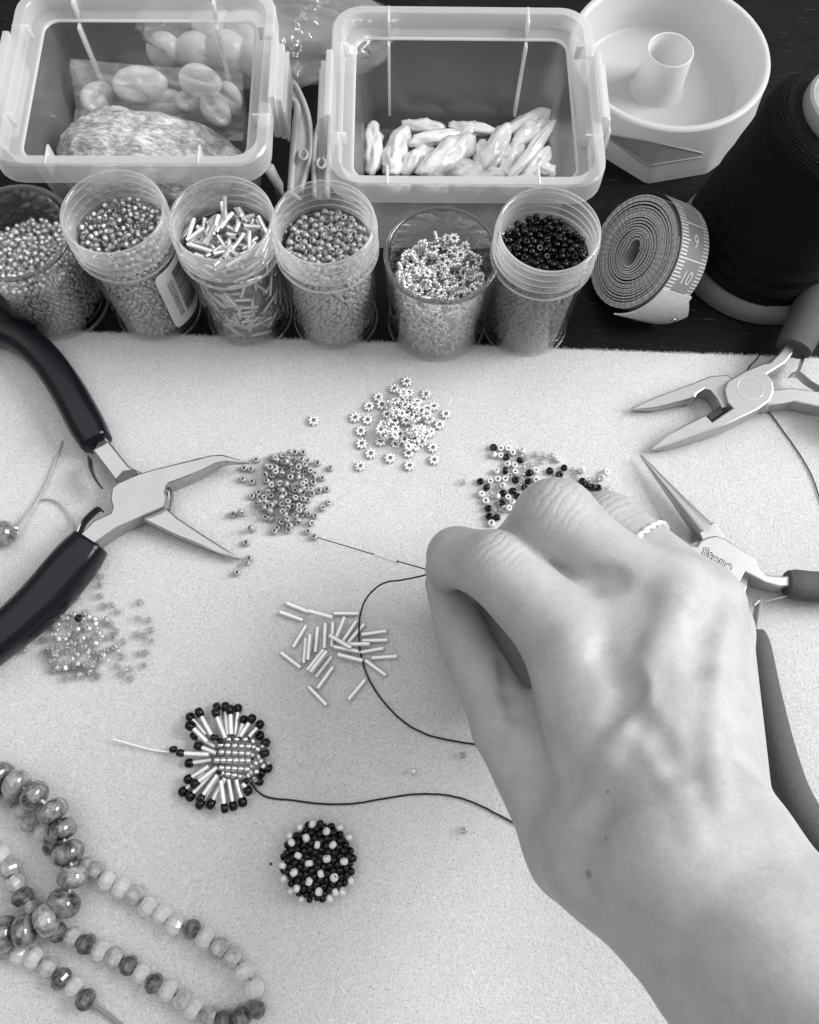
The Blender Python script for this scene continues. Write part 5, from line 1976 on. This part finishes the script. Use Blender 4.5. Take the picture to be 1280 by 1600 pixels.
ridge([(893, 1000), (895, 1004)], 0.75, 0.10)
ridge([(1058, 925), (1062, 930)], 0.75, 0.14)
ridge([(1140, 965), (1143, 972)], 0.5, 0.08)
ridge([(1058, 935), (1025, 1010), (1000, 1070), (975, 1130), (950, 1180)], 0.34, 0.06)
ridge([(1000, 1075), (1030, 1150), (1060, 1230), (1085, 1300)], 0.30, 0.03)
ridge([(1135, 975), (1120, 1060), (1115, 1150), (1125, 1250)], 0.3, 0.05)
ridge([(945, 1025), (968, 1050), (985, 1075), (980, 1095), (960, 1115)], 0.32, -0.10)
ridge([(1010, 1125), (1035, 1160), (1055, 1200)], 0.34, -0.04)
ridge([(960, 905), (935, 908)], 0.35, -0.10)
ridge([(1095, 980), (1085, 1040)], 0.35, -0.05)
ridge([(788, 1035), (795, 1080), (803, 1115)], 0.16, -0.14)
ridge([(865, 1160), (900, 1220)], 0.6, -0.06)
V, Fq = surface_nets(H, FD.lo, FD.h)
# one relaxing pass
nv = len(V)
e0 = np.concatenate([Fq[:, 0], Fq[:, 1], Fq[:, 2], Fq[:, 3]])
e1 = np.concatenate([Fq[:, 1], Fq[:, 2], Fq[:, 3], Fq[:, 0]])
for it in range(4):
    S_ = np.zeros((nv, 3)); C_ = np.zeros(nv)
    np.add.at(S_, e0, V[e1]); np.add.at(C_, e0, 1)
    np.add.at(S_, e1, V[e0]); np.add.at(C_, e1, 1)
    V = V + 0.5 * (S_ / np.maximum(C_, 1)[:, None] - V)
bv1 = hand_bvh()
moles = []
for (u, v, r, k) in ((950, 1237, 0.07, 0.6), (947, 1310, 0.08, 0.62), (920, 1366, 0.13, 0.55), (962, 1492, 0.05, 0.6)):
    h_ = hit(bv1, u, v)
    if h_ is not None:
        moles.append((tuple(h_), r, k))
hm = bpy.data.meshes.new('hand')
hm.vertices.add(nv)
hm.vertices.foreach_set('co', V.astype(np.float32).ravel())
hm.loops.add(len(Fq) * 4)
hm.loops.foreach_set('vertex_index', Fq.astype(np.int32).ravel())
hm.polygons.add(len(Fq))
hm.polygons.foreach_set('loop_start', np.arange(len(Fq), dtype=np.int32) * 4)
hm.polygons.foreach_set('use_smooth', np.ones(len(Fq), bool))
hm.update(calc_edges=True)
hm.validate()
joints = []
for a_, b_, u_, v_, rad, fq in (('i_m', 'i_p', 775, 850, 1.3, 13), ('m_m', 'm_p', 868, 780, 1.5, 12), ('r_m', 'r_p', 960, 785, 1.2, 13), ('t_c', 't_m', 760, 1150, 1.3, 10), ('i_m', 'i_d', 800, 1040, 0.9, 12)):
    h_ = hit(bv1, u_, v_)
    if h_ is not None:
        d_ = (Vector(HJ[b_][0]) - Vector(HJ[a_][0])).normalized()
        joints.append((tuple(h_), tuple(d_), rad, fq))
hm.materials.append(skin_material(moles, joints))
hand = put('person', hm)
tag(hand, 'bare right hand and forearm pinching a needle, rope ring on one finger', 'person')

# rope ring on the ring finger
a, b = Vector(HJ['r_p'][0]), Vector(HJ['r_m'][0])
ax_ = (b - a).normalized()
rc_ = a.lerp(b, 0.36)
rr_ = HJ['r_p'][1] * 0.64 + HJ['r_m'][1] * 0.36 + 0.03
u_ = ax_.cross(Vector((0, 0, 1))).normalized()
v_ = u_.cross(ax_)
rp = MB()
for s in range(2):
    path = []
    for k in range(241):
        t = 2 * pi * k / 240
        ph = t * 13 + 2 * pi * s / 2
        rad = rr_ + 0.05 * math.cos(ph)
        path.append(u_ * rad * math.cos(t) + v_ * rad * math.sin(t) + ax_ * 0.05 * math.sin(ph))
    rp.tube(path, 0.066, 7, caps=False)
rp.v = [p + rc_ for p in rp.v]
tag(rp.obj('rope_ring', M['silver_matt']), 'white twisted rope ring worn on the ring finger', 'ring')
